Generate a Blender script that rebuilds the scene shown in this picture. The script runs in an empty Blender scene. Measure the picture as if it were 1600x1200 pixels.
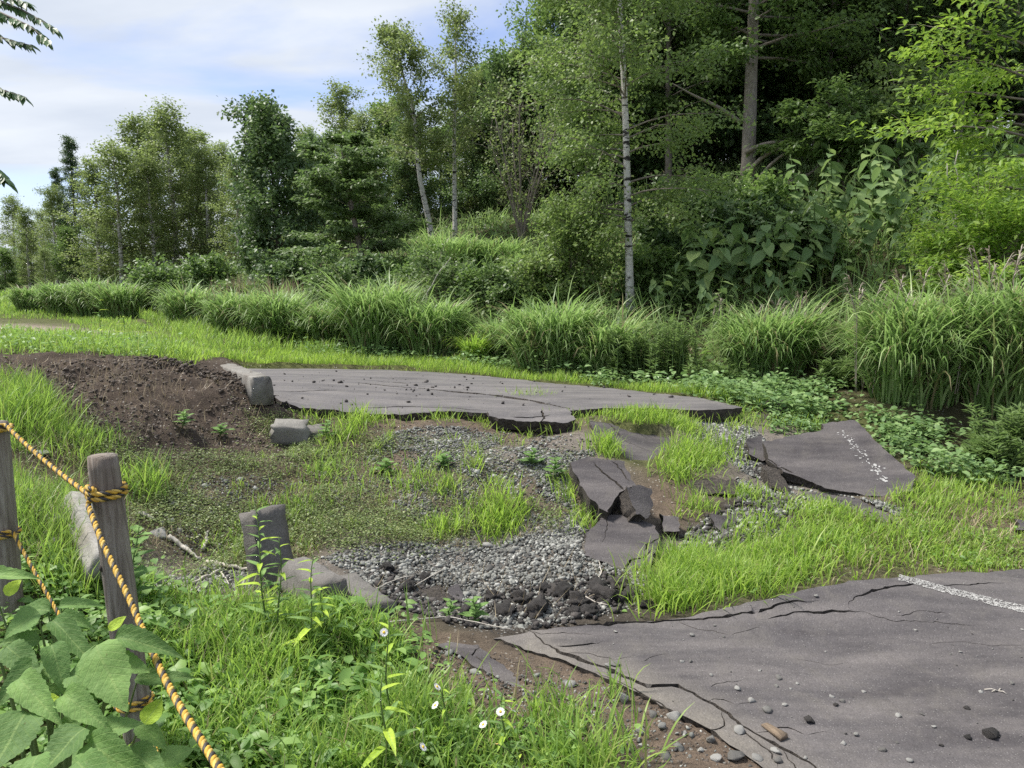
import bpy, math, random
import numpy as np
from mathutils import Vector, Matrix
from mathutils.geometry import delaunay_2d_cdt

random.seed(7)
RNG = np.random.default_rng(11)
S = bpy.context.scene
COL = S.collection
PI = math.pi

# ------------------------------------------------------------------ camera
FPX, CU, CV = 1200.0, 800.0, 600.0
PITCH = math.atan(165 / 1200)
CAMZ = 1.6
cam = bpy.data.objects.new('camera', bpy.data.cameras.new('camera'))
COL.objects.link(cam)
cam.location = (0, 0, CAMZ)
cam.rotation_euler = (PI / 2 - PITCH, 0, 0)
cam.data.sensor_width = 36
cam.data.lens = 27
cam.data.clip_start = 0.05
cam.data.clip_end = 2000
S.camera = cam

# ------------------------------------------------------------------ light
SUN_EL, SUN_AZ = math.radians(57), math.radians(-72)      # azimuth from +Y (view) towards +X
sd = Vector((math.sin(SUN_AZ) * math.cos(SUN_EL), math.cos(SUN_AZ) * math.cos(SUN_EL), math.sin(SUN_EL)))
sun = bpy.data.objects.new('sun', bpy.data.lights.new('sun', 'SUN'))
COL.objects.link(sun)
sun.data.energy = 2.5
sun.data.angle = math.radians(11)
sun.data.color = (1.0, 0.95, 0.86)
sun.rotation_euler = sd.to_track_quat('Z', 'Y').to_euler()
sun.location = (-8, 12, 30)

W = bpy.data.worlds.new('World')
S.world = W
W.use_nodes = True
nt = W.node_tree
nt.nodes.clear()
def N(tree, typ, **kw):
    n = tree.nodes.new(typ)
    for k, v in kw.items():
        if k.startswith('i_'):
            n.inputs[int(k[2:])].default_value = v
        else:
            setattr(n, k, v)
    return n
sky = N(nt, 'ShaderNodeTexSky', sky_type='NISHITA', sun_disc=False, sun_elevation=SUN_EL, sun_rotation=SUN_AZ,
        altitude=200, air_density=1.0, dust_density=0.9, ozone_density=2.0)
bg = N(nt, 'ShaderNodeBackground'); bg.inputs[1].default_value = 0.10
wo = N(nt, 'ShaderNodeOutputWorld')
tc = N(nt, 'ShaderNodeTexCoord')
sep = N(nt, 'ShaderNodeSeparateXYZ')
L = nt.links.new
L(tc.outputs['Generated'], sep.inputs[0])
# cloud layer: project the direction on a high flat sheet
zc = N(nt, 'ShaderNodeMath', operation='MAXIMUM'); zc.inputs[1].default_value = 0.0
L(sep.outputs[2], zc.inputs[0])
za = N(nt, 'ShaderNodeMath', operation='ADD'); za.inputs[1].default_value = 0.16
L(zc.outputs[0], za.inputs[0])
dx = N(nt, 'ShaderNodeMath', operation='DIVIDE'); L(sep.outputs[0], dx.inputs[0]); L(za.outputs[0], dx.inputs[1])
dy = N(nt, 'ShaderNodeMath', operation='DIVIDE'); L(sep.outputs[1], dy.inputs[0]); L(za.outputs[0], dy.inputs[1])
cmb = N(nt, 'ShaderNodeCombineXYZ'); L(dx.outputs[0], cmb.inputs[0]); L(dy.outputs[0], cmb.inputs[1])
mp = N(nt, 'ShaderNodeMapping')
mp.inputs['Location'].default_value = (1.7, 4.3, 0)
mp.inputs['Rotation'].default_value = (0, 0, 0.25)
mp.inputs['Scale'].default_value = (0.55, 1.0, 1)
L(cmb.outputs[0], mp.inputs[0])
n1 = N(nt, 'ShaderNodeTexNoise'); n1.inputs['Scale'].default_value = 1.15; n1.inputs['Detail'].default_value = 9
n1.inputs['Roughness'].default_value = 0.52; n1.inputs['Distortion'].default_value = 0.35
L(mp.outputs[0], n1.inputs['Vector'])
cr = N(nt, 'ShaderNodeValToRGB')
cr.color_ramp.elements[0].position = 0.38; cr.color_ramp.elements[0].color = (0.18, 0.18, 0.18, 1)
cr.color_ramp.elements[1].position = 0.52; cr.color_ramp.elements[1].color = (0.96, 0.96, 0.96, 1)
L(n1.outputs['Fac'], cr.inputs[0])
n2 = N(nt, 'ShaderNodeTexNoise'); n2.inputs['Scale'].default_value = 2.6; n2.inputs['Detail'].default_value = 6
L(mp.outputs[0], n2.inputs['Vector'])
cc = N(nt, 'ShaderNodeValToRGB')
cc.color_ramp.elements[0].position = 0.3; cc.color_ramp.elements[0].color = (2.6, 2.85, 3.25, 1)
cc.color_ramp.elements[1].position = 0.72; cc.color_ramp.elements[1].color = (3.5, 3.68, 3.92, 1)
L(n2.outputs['Fac'], cc.inputs[0])
mx = N(nt, 'ShaderNodeMix', data_type='RGBA')
tn = N(nt, 'ShaderNodeMix', data_type='RGBA', blend_type='MULTIPLY'); tn.inputs['Factor'].default_value = 1; tn.inputs['B'].default_value = (0.62, 0.60, 0.70, 1)
L(sky.outputs[0], tn.inputs['A'])
L(cr.outputs[0], mx.inputs['Factor']); L(tn.outputs['Result'], mx.inputs['A']); L(cc.outputs[0], mx.inputs['B'])
L(mx.outputs['Result'], bg.inputs[0]); L(bg.outputs[0], wo.inputs[0])

S.view_settings.view_transform = 'Standard'
S.view_settings.look = 'None'
S.view_settings.exposure = 1.42
S.view_settings.gamma = 1.0
S.view_settings.use_curve_mapping = False
S.render.engine = 'CYCLES'
S.cycles.max_bounces = 7
S.cycles.diffuse_bounces = 4
S.cycles.transmission_bounces = 5
S.cycles.glossy_bounces = 2
S.cycles.use_denoising = False
S.cycles.sample_clamp_indirect = 6

# ------------------------------------------------------------------ numeric helpers
def P(u, v, Y):
    x = (u - CU) / FPX; yu = -(v - CV) / FPX
    dyy = math.cos(PITCH) + yu * math.sin(PITCH)
    dz = -math.sin(PITCH) + yu * math.cos(PITCH)
    k = Y / dyy
    return np.array((x * k, Y, CAMZ + dz * k))

def hash2(ix, iy, seed):
    n = (ix.astype(np.int64) * 374761393 + iy.astype(np.int64) * 668265263 + seed * 982451653) & 0x7fffffff
    n = ((n ^ (n >> 13)) * 1274126177) & 0x7fffffff
    n = n ^ (n >> 16)
    return (n & 0xffff) / 65535.0
def vnoise(x, y, seed=0):
    x = np.asarray(x, float); y = np.asarray(y, float)
    ix = np.floor(x); iy = np.floor(y); fx = x - ix; fy = y - iy
    fx = fx * fx * (3 - 2 * fx); fy = fy * fy * (3 - 2 * fy)
    a = hash2(ix, iy, seed); b = hash2(ix + 1, iy, seed); c = hash2(ix, iy + 1, seed); d = hash2(ix + 1, iy + 1, seed)
    return (a * (1 - fx) + b * fx) * (1 - fy) + (c * (1 - fx) + d * fx) * fy
def fbm(x, y, seed=0, octs=4, gain=0.5):
    x = np.asarray(x, float); y = np.asarray(y, float)
    s = 0; a = 1; t = 0
    for o in range(octs):
        s = s + a * (vnoise(x * 2 ** o, y * 2 ** o, seed + o * 17) - 0.5); t += a; a *= gain
    return s / t * 2
def unit(v):
    return v / np.maximum(np.linalg.norm(v, axis=-1, keepdims=True), 1e-9)
class RBF:
    def __init__(s, pts, vals, c=0.35):
        s.p = np.array(pts, float); s.c = c
        n = len(s.p)
        K = s.k(s.p); Pm = np.c_[np.ones(n), s.p]
        A = np.zeros((n + 3, n + 3)); A[:n, :n] = K + np.eye(n) * -1e-3; A[:n, n:] = Pm; A[n:, :n] = Pm.T
        b = np.r_[np.array(vals, float), 0, 0, 0]
        s.w = np.linalg.solve(A, b)
    def k(s, q):
        d2 = ((q[:, None, :] - s.p[None]) ** 2).sum(-1)
        return -np.sqrt(d2 + s.c ** 2)
    def __call__(s, x, y):
        x = np.asarray(x, float); sh = x.shape
        q = np.c_[x.ravel(), np.asarray(y, float).ravel()]
        out = np.empty(len(q))
        for i in range(0, len(q), 20000):
            qq = q[i:i + 20000]
            out[i:i + 20000] = s.k(qq) @ s.w[:-3] + s.w[-3] + qq @ s.w[-2:]
        return out.reshape(sh)
def inside(poly, x, y):
    poly = np.asarray(poly, float); r = np.zeros(np.shape(x), bool)
    n = len(poly)
    for i in range(n):
        x1, y1 = poly[i]; x2, y2 = poly[(i + 1) % n]
        if y1 == y2: continue
        c = ((y1 > y) != (y2 > y)) & (x < (x2 - x1) * (y - y1) / (y2 - y1) + x1)
        r ^= c
    return r
def segdist(poly, x, y, closed=True):
    poly = np.asarray(poly, float); n = len(poly)
    best = np.full(np.shape(x), 1e9); tt = np.zeros(np.shape(x))
    for i in range(n if closed else n - 1):
        a = poly[i]; b = poly[(i + 1) % n]; d = b - a; l2 = max(d @ d, 1e-12)
        t = np.clip(((x - a[0]) * d[0] + (y - a[1]) * d[1]) / l2, 0, 1)
        q = np.hypot(x - a[0] - t * d[0], y - a[1] - t * d[1])
        m = q < best
        best = np.where(m, q, best); tt = np.where(m, (i + t) / (n if closed else n - 1), tt)
    return best, tt

# ------------------------------------------------------------------ scene helpers
def mesh(name, V, F, mat, rnd=None, smooth=False):
    """V (n,3); F one array or a list of arrays of tris / quads."""
    me = bpy.data.meshes.new(name)
    V = np.ascontiguousarray(V, np.float32)
    if not isinstance(F, list): F = [F]
    F = [np.asarray(f, np.int32) for f in F if len(f)]
    me.vertices.add(len(V)); me.vertices.foreach_set('co', V.ravel())
    tot = np.concatenate([np.full(len(f), f.shape[1], np.int32) for f in F])
    idx = np.concatenate([f.ravel() for f in F])
    st = np.concatenate([[0], np.cumsum(tot)[:-1]]).astype(np.int32)
    me.loops.add(len(idx)); me.loops.foreach_set('vertex_index', idx)
    me.polygons.add(len(tot)); me.polygons.foreach_set('loop_start', st)
    if smooth: me.polygons.foreach_set('use_smooth', np.ones(len(tot), bool))
    if rnd is not None:
        at = me.attributes.new('rnd', 'FLOAT', 'POINT'); at.data.foreach_set('value', np.ascontiguousarray(rnd, np.float32))
    me.materials.append(mat)
    me.update(calc_edges=True)
    return me
def link(name, me, parent=None, loc=None):
    o = bpy.data.objects.new(name, me); COL.objects.link(o)
    if parent is not None: o.parent = parent
    if loc is not None: o.location = loc
    return o
def tag(o, label=None, cat=None, group=None, kind=None):
    if label: o['label'] = label
    if cat: o['category'] = cat
    if group: o['group'] = group
    if kind: o['kind'] = kind
    return o
def empty(name, loc, label, cat, group=None, rz=0):
    o = bpy.data.objects.new(name, None); COL.objects.link(o)
    o.empty_display_size = 0.1
    o.location = tuple(float(c) for c in loc); o.rotation_euler = (0, 0, rz)
    return tag(o, label, cat, group)
def copy_tree(src, loc, rz=0, sc=1.0, label=None):
    r = src.copy(); COL.objects.link(r)
    r.location = tuple(float(c) for c in loc); r.rotation_euler = (0, 0, rz)
    r.scale = (sc, sc, sc) if np.isscalar(sc) else sc
    if label: r['label'] = label
    for ch in list(src.children):
        c = ch.copy(); COL.objects.link(c); c.parent = r
        for g in list(ch.children):
            d = g.copy(); COL.objects.link(d); d.parent = c
    return r

class Geo:
    """gathers vertex / face arrays of one mesh"""
    def __init__(s): s.V = []; s.T = []; s.Q = []; s.R = []; s.n = 0
    def add(s, V, T=None, Q=None, r=None):
        V = np.asarray(V, float)
        if T is not None and len(T): s.T.append(np.asarray(T) + s.n)
        if Q is not None and len(Q): s.Q.append(np.asarray(Q) + s.n)
        s.V.append(V)
        s.R.append(np.full(len(V), RNG.random()) if r is None else np.broadcast_to(np.asarray(r, float), (len(V),)))
        s.n += len(V)
    def mesh(s, name, mat, smooth=False):
        F = []
        if s.T: F.append(np.concatenate(s.T))
        if s.Q: F.append(np.concatenate(s.Q))
        return mesh(name, np.concatenate(s.V), F, mat, np.concatenate(s.R), smooth)

def tube(g, pts, rad, sides=6, r=None, cap=True):
    pts = np.asarray(pts, float); n = len(pts); rad = np.broadcast_to(np.asarray(rad, float), (n,))
    t = unit(np.gradient(pts, axis=0))
    ref = np.array((0.0, 0, 1)) if abs(t[0][2]) < 0.9 else np.array((1.0, 0, 0))
    u = np.zeros_like(pts)
    a = unit(np.cross(t[0], ref)); u[0] = a
    for i in range(1, n):
        a = a - t[i] * (a @ t[i]); a = a / max(np.linalg.norm(a), 1e-9); u[i] = a
    w = np.cross(t, u)
    th = np.arange(sides) * 2 * PI / sides
    V = pts[:, None, :] + rad[:, None, None] * (np.cos(th)[None, :, None] * u[:, None, :] + np.sin(th)[None, :, None] * w[:, None, :])
    i = np.arange(n - 1)[:, None]; j = np.arange(sides)[None]; j2 = (j + 1) % sides
    Q = np.stack([i * sides + j, i * sides + j2, (i + 1) * sides + j2, (i + 1) * sides + j], -1).reshape(-1, 4)
    V = V.reshape(-1, 3); T = None
    if cap:
        V = np.r_[V, pts[-1:], pts[:1]]; k = len(V) - 2; b = (n - 1) * sides
        jj = np.arange(sides)
        T = np.r_[np.c_[b + jj, b + (jj + 1) % sides, np.full(sides, k)], np.c_[(jj + 1) % sides, jj, np.full(sides, k + 1)]]
    g.add(V, T, Q, r)
def kites(g, pos, d, nrm, ln, wd, fold=0.18, r=None, six=False):
    """leaf-shaped faces: base, two shoulders, tip, folded along the midrib"""
    n = len(pos); d = unit(d); s = unit(np.cross(d, nrm)); up = np.cross(s, d)
    ln = np.broadcast_to(ln, (n,))[:, None]; wd = np.broadcast_to(wd, (n,))[:, None]
    if r is None: r = RNG.random(n)
    if not six:
        a = pos; b = pos + d * ln * 0.45 + s * wd * 0.5 + up * wd * fold; c = pos + d * ln - up * ln * 0.08; e = pos + d * ln * 0.45 - s * wd * 0.5 + up * wd * fold
        V = np.stack([a, b, c, e], 1).reshape(-1, 3); i = np.arange(n)[:, None] * 4
        T = np.concatenate([i + np.array([[0, 1, 2]]), i + np.array([[0, 2, 3]])])
        g.add(V, T, None, np.repeat(r, 4))
    else:
        a = pos; m = pos + d * ln * 0.5 + up * ln * 0.04; c = pos + d * ln - up * ln * 0.14
        sh = []
        for sg in (1, -1):
            sh.append(pos + d * ln * 0.25 + s * wd * 0.45 * sg + up * wd * fold)
            sh.append(pos + d * ln * 0.62 + s * wd * 0.42 * sg + up * wd * fold * 0.8)
        V = np.stack([a, m, c, sh[0], sh[1], sh[2], sh[3]], 1).reshape(-1, 3); i = np.arange(n)[:, None] * 7
        T = np.concatenate([i + np.array([t]) for t in ([0, 3, 1], [3, 4, 1], [4, 2, 1], [0, 1, 5], [5, 1, 6], [6, 1, 2])])
        g.add(V, T, None, np.repeat(r, 7))
def blades(g, base, h, w, az, th0, th1, nseg=3, r=None, power=1.4):
    """curved grass blades: th0 tilt from vertical at the base, th1 at the tip"""
    n = len(base)
    B = lambda v: np.broadcast_to(np.asarray(v, float), (n,))
    h, w, az, th0, th1 = map(B, (h, w, az, th0, th1))
    if r is None: r = RNG.random(n)
    hd = np.stack([np.cos(az), np.sin(az), np.zeros(n)], 1)
    tw = RNG.normal(0, 0.5, n); saz = az + PI / 2 + tw
    sd_ = np.stack([np.cos(saz), np.sin(saz), np.zeros(n)], 1)
    p = base.copy(); rows = []
    for k in range(nseg + 1):
        t = k / nseg
        wk = w * (0.6 + 1.2 * t - 1.78 * t * t) if nseg > 2 else w * (1 - 0.95 * t)
        rows.append(p - sd_ * wk[:, None] * 0.5); rows.append(p + sd_ * wk[:, None] * 0.5)
        tm = (k + 0.5) / nseg
        th = th0 + (th1 - th0) * tm ** power
        st = (h / nseg)[:, None]
        p = p + st * (hd * np.sin(th)[:, None] + np.array((0, 0, 1.0)) * np.cos(th)[:, None])
    m = 2 * (nseg + 1)
    V = np.stack(rows, 1).reshape(-1, 3)
    i = np.arange(n)[:, None] * m
    Q = np.concatenate([i + np.array([[2 * k, 2 * k + 1, 2 * k + 3, 2 * k + 2]]) for k in range(nseg)])
    g.add(V, None, Q, np.repeat(r, m))

# unit rocks: jittered icosahedra, flat shaded
def ico():
    f = (1 + 5 ** .5) / 2
    v = np.array([(-1, f, 0), (1, f, 0), (-1, -f, 0), (1, -f, 0), (0, -1, f), (0, 1, f), (0, -1, -f), (0, 1, -f), (f, 0, -1), (f, 0, 1), (-f, 0, -1), (-f, 0, 1)], float)
    t = np.array([(0, 11, 5), (0, 5, 1), (0, 1, 7), (0, 7, 10), (0, 10, 11), (1, 5, 9), (5, 11, 4), (11, 10, 2), (10, 7, 6), (7, 1, 8), (3, 9, 4), (3, 4, 2), (3, 2, 6), (3, 6, 8), (3, 8, 9), (4, 9, 5), (2, 4, 11), (6, 2, 10), (8, 6, 7), (9, 8, 1)])
    return v / np.linalg.norm(v[0]), t
IV, IT = ico()
def rotmats(n):
    q = unit(RNG.normal(size=(n, 4))); w, x, y, z = q.T
    return np.stack([np.stack([1 - 2 * (y * y + z * z), 2 * (x * y - z * w), 2 * (x * z + y * w)], -1), np.stack([2 * (x * y + z * w), 1 - 2 * (x * x + z * z), 2 * (y * z - x * w)], -1), np.stack([2 * (x * z - y * w), 2 * (y * z + x * w), 1 - 2 * (x * x + y * y)], -1)], 1)
def rocks(g, pos, size, flat=0.75, r=None, jit=0.28):
    n = len(pos); size = np.broadcast_to(size, (n,))
    v = IV[None] * (1 + RNG.uniform(-jit, jit, (n, 12, 1)))
    for _ in range(4):                      # split faces: angular, not round
        nn_ = unit(RNG.normal(size=(n, 1, 3))); q_ = (v * nn_).sum(-1, keepdims=True); v = v - nn_ * np.maximum(q_ - RNG.uniform(.35, .75, (n, 1, 1)), 0)
    v = v * RNG.uniform(0.55, 1.3, (n, 1, 3))
    v = np.einsum('nij,nkj->nki', rotmats(n), v)
    v[:, :, 2] *= flat
    v = v * size[:, None, None] * 0.5 + pos[:, None, :]
    T = (np.arange(n)[:, None, None] * 12 + IT[None]).reshape(-1, 3)
    if r is None: r = RNG.random(n)
    g.add(v.reshape(-1, 3), T, None, np.repeat(r, 12))

# ------------------------------------------------------------------ materials
def newmat(name):
    m = bpy.data.materials.new(name); m.use_nodes = True
    t = m.node_tree; t.nodes.clear()
    o = N(t, 'ShaderNodeOutputMaterial'); b = N(t, 'ShaderNodeBsdfPrincipled')
    t.links.new(b.outputs[0], o.inputs[0])
    return m, t, b, o
def ramp(t, src, stops, interp='LINEAR'):
    n = N(t, 'ShaderNodeValToRGB'); e = n.color_ramp
    e.interpolation = interp
    while len(e.elements) > 1: e.elements.remove(e.elements[-1])
    e.elements[0].position = stops[0][0]; e.elements[0].color = (*stops[0][1], 1)
    for p, c in stops[1:]:
        q = e.elements.new(p); q.color = (*c, 1)
    t.links.new(src, n.inputs[0]); return n.outputs[0]
def noise(t, scale, detail=4, rough=0.55, vec=None, dist=0):
    n = N(t, 'ShaderNodeTexNoise'); n.inputs['Scale'].default_value = scale; n.inputs['Detail'].default_value = detail
    n.inputs['Roughness'].default_value = rough; n.inputs['Distortion'].default_value = dist
    if vec is not None: t.links.new(vec, n.inputs['Vector'])
    return n.outputs['Fac']
def objco(t, scale=(1, 1, 1), rot=(0, 0, 0), kind='Object'):
    c = N(t, 'ShaderNodeTexCoord'); m = N(t, 'ShaderNodeMapping')
    m.inputs['Scale'].default_value = scale; m.inputs['Rotation'].default_value = rot
    t.links.new(c.outputs[kind], m.inputs[0]); return m.outputs[0]
def mixc(t, fac, a, b, mode='MIX'):
    m = N(t, 'ShaderNodeMix', data_type='RGBA', blend_type=mode)
    for s, v in (('Factor', fac), ('A', a), ('B', b)):
        if isinstance(v, bpy.types.NodeSocket): t.links.new(v, m.inputs[s])
        else: m.inputs[s].default_value = v if s == 'Factor' else (*v, 1)
    return m.outputs['Result']
def bump(t, b, h, strength=0.4, dist=0.02):
    n = N(t, 'ShaderNodeBump'); n.inputs['Strength'].default_value = strength; n.inputs['Distance'].default_value = dist
    t.links.new(h, n.inputs['Height']); t.links.new(n.outputs[0], b.inputs['Normal'])
def attr(t, name='rnd'):
    a = N(t, 'ShaderNodeAttribute', attribute_name=name); return a
def leafmat(name, c0, c1, c2, tr=(0.16, 0.30, 0.03), trans=0.42, rough=0.45, spec=0.35, obj=False, straw=0.0):
    m, t, b, o = newmat(name)
    if obj:
        oi = N(t, 'ShaderNodeObjectInfo'); src = oi.outputs['Random']
    else:
        src = attr(t).outputs['Fac']
    up = lambda c: tuple(1.62 * a + 0.014 for a in c)
    tr = tuple(1.3 * a + 0.02 for a in tr)
    st_ = [(0.0, (0.30, 0.25, 0.15)), (straw, (0.26, 0.22, 0.12)), (straw + 0.02, up(c0))] if straw else [(0.0, up(c0))]
    colr = ramp(t, src, st_ + [(0.55, up(c1)), (1.0, up(c2))])
    t.links.new(colr, b.inputs['Base Color'])
    b.inputs['Roughness'].default_value = rough
    b.inputs['Specular IOR Level'].default_value = spec
    tl = N(t, 'ShaderNodeBsdfTranslucent')
    tcol = mixc(t, 0.5, colr, tr)
    t.links.new(tcol, tl.inputs[0])
    ms = N(t, 'ShaderNodeMixShader'); ms.inputs[0].default_value = trans
    t.links.new(b.outputs[0], ms.inputs[1]); t.links.new(tl.outputs[0], ms.inputs[2]); t.links.new(ms.outputs[0], o.inputs[0])
    return m
M = {}
M['birch_leaf'] = leafmat('birch leaf', (0.085, 0.115, 0.038), (0.125, 0.165, 0.055), (0.20, 0.235, 0.09), tr=(0.25, 0.34, 0.08), trans=0.45)
M['birch_olive'] = leafmat('olive birch leaf', (0.075, 0.115, 0.032), (0.11, 0.16, 0.046), (0.18, 0.225, 0.08), tr=(0.23, 0.35, 0.06), trans=0.45)
M['mid_leaf'] = leafmat('mid green leaf', (0.055, 0.092, 0.027), (0.085, 0.138, 0.040), (0.14, 0.195, 0.058), tr=(0.19, 0.32, 0.05))
M['lush_leaf'] = leafmat('lush leaf', (0.055, 0.088, 0.028), (0.085, 0.130, 0.042), (0.125, 0.18, 0.06), tr=(0.16, 0.27, 0.055))
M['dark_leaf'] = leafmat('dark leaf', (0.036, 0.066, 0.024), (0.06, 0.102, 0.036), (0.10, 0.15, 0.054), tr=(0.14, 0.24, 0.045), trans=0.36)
M['bright_leaf'] = leafmat('bright leaf', (0.09, 0.16, 0.028), (0.14, 0.23, 0.035), (0.22, 0.29, 0.05), tr=(0.30, 0.45, 0.04), trans=0.5)
M['conifer'] = leafmat('needle', (0.025, 0.05, 0.022), (0.04, 0.075, 0.03), (0.06, 0.10, 0.04), trans=0.2)
M['silver_grass'] = leafmat('silver grass', (0.08, 0.135, 0.04), (0.135, 0.21, 0.065), (0.275, 0.35, 0.15), tr=(0.28, 0.46, 0.10), trans=0.45, rough=0.45, spec=0.4, straw=0.10)
M['lime_grass'] = leafmat('lime grass', (0.10, 0.17, 0.025), (0.16, 0.25, 0.04), (0.27, 0.34, 0.085), tr=(0.36, 0.56, 0.05), trans=0.5, straw=0.05)
M['fore_grass'] = leafmat('foreground grass', (0.09, 0.16, 0.03), (0.14, 0.23, 0.045), (0.24, 0.31, 0.07), tr=(0.30, 0.48, 0.05), trans=0.48, straw=0.05)
M['dry_grass'] = leafmat('dry grass', (0.16, 0.13, 0.08), (0.26, 0.21, 0.13), (0.36, 0.30, 0.2), tr=(0.3, 0.24, 0.12), trans=0.2)
M['weed'] = leafmat('low weed', (0.06, 0.085, 0.028), (0.10, 0.14, 0.042), (0.20, 0.23, 0.085), tr=(0.2, 0.29, 0.06), trans=0.35)
M['herb'] = leafmat('herb leaf', (0.07, 0.14, 0.035), (0.12, 0.21, 0.05), (0.19, 0.29, 0.08), tr=(0.25, 0.42, 0.06), trans=0.42)
M['vine_leaf'] = leafmat('vine leaf', (0.07, 0.125, 0.045), (0.11, 0.18, 0.065), (0.17, 0.245, 0.095), tr=(0.18, 0.32, 0.06), trans=0.35, rough=0.4)
M['knot_leaf'] = leafmat('knotweed leaf', (0.085, 0.14, 0.055), (0.13, 0.195, 0.08), (0.20, 0.26, 0.09), tr=(0.20, 0.32, 0.07), trans=0.38, rough=0.6, spec=0.22, obj=True)
M['plume'] = leafmat('plume', (0.13, 0.11, 0.085), (0.20, 0.175, 0.14), (0.30, 0.265, 0.22), tr=(0.3, 0.24, 0.18), trans=0.25)

def veined(name, c0, c1, c2, tr, ser=9.0):
    m = leafmat(name, c0, c1, c2, tr=tr, trans=0.36, rough=0.6, spec=0.2, obj=True)
    t = m.node_tree; b = [n for n in t.nodes if n.type == 'BSDF_PRINCIPLED'][0]
    c = N(t, 'ShaderNodeTexCoord'); s = N(t, 'ShaderNodeSeparateXYZ'); t.links.new(c.outputs['Object'], s.inputs[0])
    ab = N(t, 'ShaderNodeMath', operation='ABSOLUTE'); t.links.new(s.outputs[0], ab.inputs[0])
    k = N(t, 'ShaderNodeMath', operation='MULTIPLY_ADD'); k.inputs[1].default_value = -0.9; t.links.new(ab.outputs[0], k.inputs[0]); t.links.new(s.outputs[1], k.inputs[2])
    sn = N(t, 'ShaderNodeMath', operation='MULTIPLY'); sn.inputs[1].default_value = ser * 2 * PI; t.links.new(k.outputs[0], sn.inputs[0])
    co = N(t, 'ShaderNodeMath', operation='COSINE'); t.links.new(sn.outputs[0], co.inputs[0])
    pw = ramp(t, co.outputs[0], [(0.93, (0, 0, 0)), (1.0, (1, 1, 1))])
    mid = ramp(t, ab.outputs[0], [(0.008, (1, 1, 1)), (0.022, (0, 0, 0))])
    v = mixc(t, 1.0, pw, mid, 'LIGHTEN')
    oldl = b.inputs['Base Color'].links[0].from_socket
    pale = mixc(t, 0.5, oldl, (0.3, 0.42, 0.16))
    fc = mixc(t, v, oldl, pale)
    blo = ramp(t, noise(t, 3.2, 4, 0.6, c.outputs['Object']), [(0.35, (0.92, 0.93, 0.88)), (0.65, (1.3, 1.25, 1.15))]); fc = mixc(t, 1.0, fc, blo, 'MULTIPLY')
    sp = ramp(t, noise(t, 11, 3, 0.55, c.outputs['Object']), [(0.70, (0, 0, 0)), (0.74, (0.85, 0.85, 0.85))]); fc = mixc(t, sp, fc, (0.17, 0.12, 0.05))
    t.links.new(fc, b.inputs['Base Color'])
    h = mixc(t, 0.5, noise(t, 9, 3, vec=c.outputs['Object']), pw)
    bump(t, b, h, 0.35, -0.025)
    return m
M['big_leaf'] = veined('serrated leaf', (0.06, 0.115, 0.035), (0.09, 0.165, 0.05), (0.125, 0.21, 0.065), (0.18, 0.34, 0.05))
M['yellow_leaf'] = veined('yellow green leaf', (0.2, 0.3, 0.03), (0.26, 0.36, 0.04), (0.3, 0.4, 0.05), (0.45, 0.55, 0.05))

def bark(name, c0, c1, scale=(6, 6, 2), marks=None, rough=0.85, bs=0.5):
    m, t, b, o = newmat(name)
    v = objco(t, scale)
    f = noise(t, 3.0, 7, 0.65, v, 0.3)
    c = ramp(t, f, [(0.3, c0), (0.68, c1)])
    if marks:
        g = noise(t, 1.0, 5, 0.6, objco(t, marks), 0.4)
        k = ramp(t, g, [(0.55, (0, 0, 0)), (0.60, (1, 1, 1))])
        c = mixc(t, k, c, (0.035, 0.03, 0.028))
    t.links.new(c, b.inputs['Base Color']); b.inputs['Roughness'].default_value = rough
    bump(t, b, f, bs, 0.02)
    return m
M['birch_bark'] = bark('birch bark', (0.46, 0.43, 0.39), (0.72, 0.69, 0.64), (8, 8, 8), marks=(5, 5, 16))
M['grey_bark'] = bark('grey bark', (0.13, 0.105, 0.085), (0.27, 0.235, 0.20), (9, 9, 2))
M['pale_bark'] = bark('pale grey bark', (0.18, 0.15, 0.125), (0.33, 0.29, 0.245), (8, 8, 3))
M['twig'] = bark('twig bark', (0.14, 0.115, 0.09), (0.28, 0.24, 0.2), (9, 9, 3))
M['dark_bark'] = bark('dark bark', (0.045, 0.037, 0.03), (0.11, 0.09, 0.075), (9, 9, 2))
M['dead_wood'] = bark('bleached wood', (0.32, 0.29, 0.25), (0.58, 0.54, 0.48), (14, 14, 3))
M['chip_wood'] = bark('brown wood', (0.11, 0.08, 0.055), (0.24, 0.18, 0.125), (30, 4, 30))
M['green_stem'] = bark('green stem', (0.08, 0.14, 0.04), (0.14, 0.2, 0.06), (12, 12, 3))
def post_mat():
    m, t, b, o = newmat('weathered post')
    v = objco(t, (26, 26, 2.2)); f = noise(t, 2.0, 8, 0.62, v, 0.8)
    c = ramp(t, f, [(0.30, (0.10, 0.082, 0.068)), (0.48, (0.225, 0.195, 0.168)), (0.66, (0.35, 0.32, 0.285))])
    w = noise(t, 3.5, 4, 0.5, objco(t, (1, 1, 0.6)))
    c = mixc(t, ramp(t, w, [(0.42, (0, 0, 0)), (0.62, (1, 1, 1))]), c, (0.17, 0.115, 0.08), 'MULTIPLY') if False else mixc(t, ramp(t, w, [(0.45, (0, 0, 0)), (0.66, (0.55, 0.55, 0.55))]), c, (0.15, 0.105, 0.075))
    t.links.new(c, b.inputs['Base Color']); b.inputs['Roughness'].default_value = 0.85
    bump(t, b, f, 0.8, 0.02)
    return m
M['post'] = post_mat()
m, t, b, o = newmat('knot wood'); b.inputs['Base Color'].default_value = (0.035, 0.027, 0.022, 1); b.inputs['Roughness'].default_value = 0.9; M['knot'] = m
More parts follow.
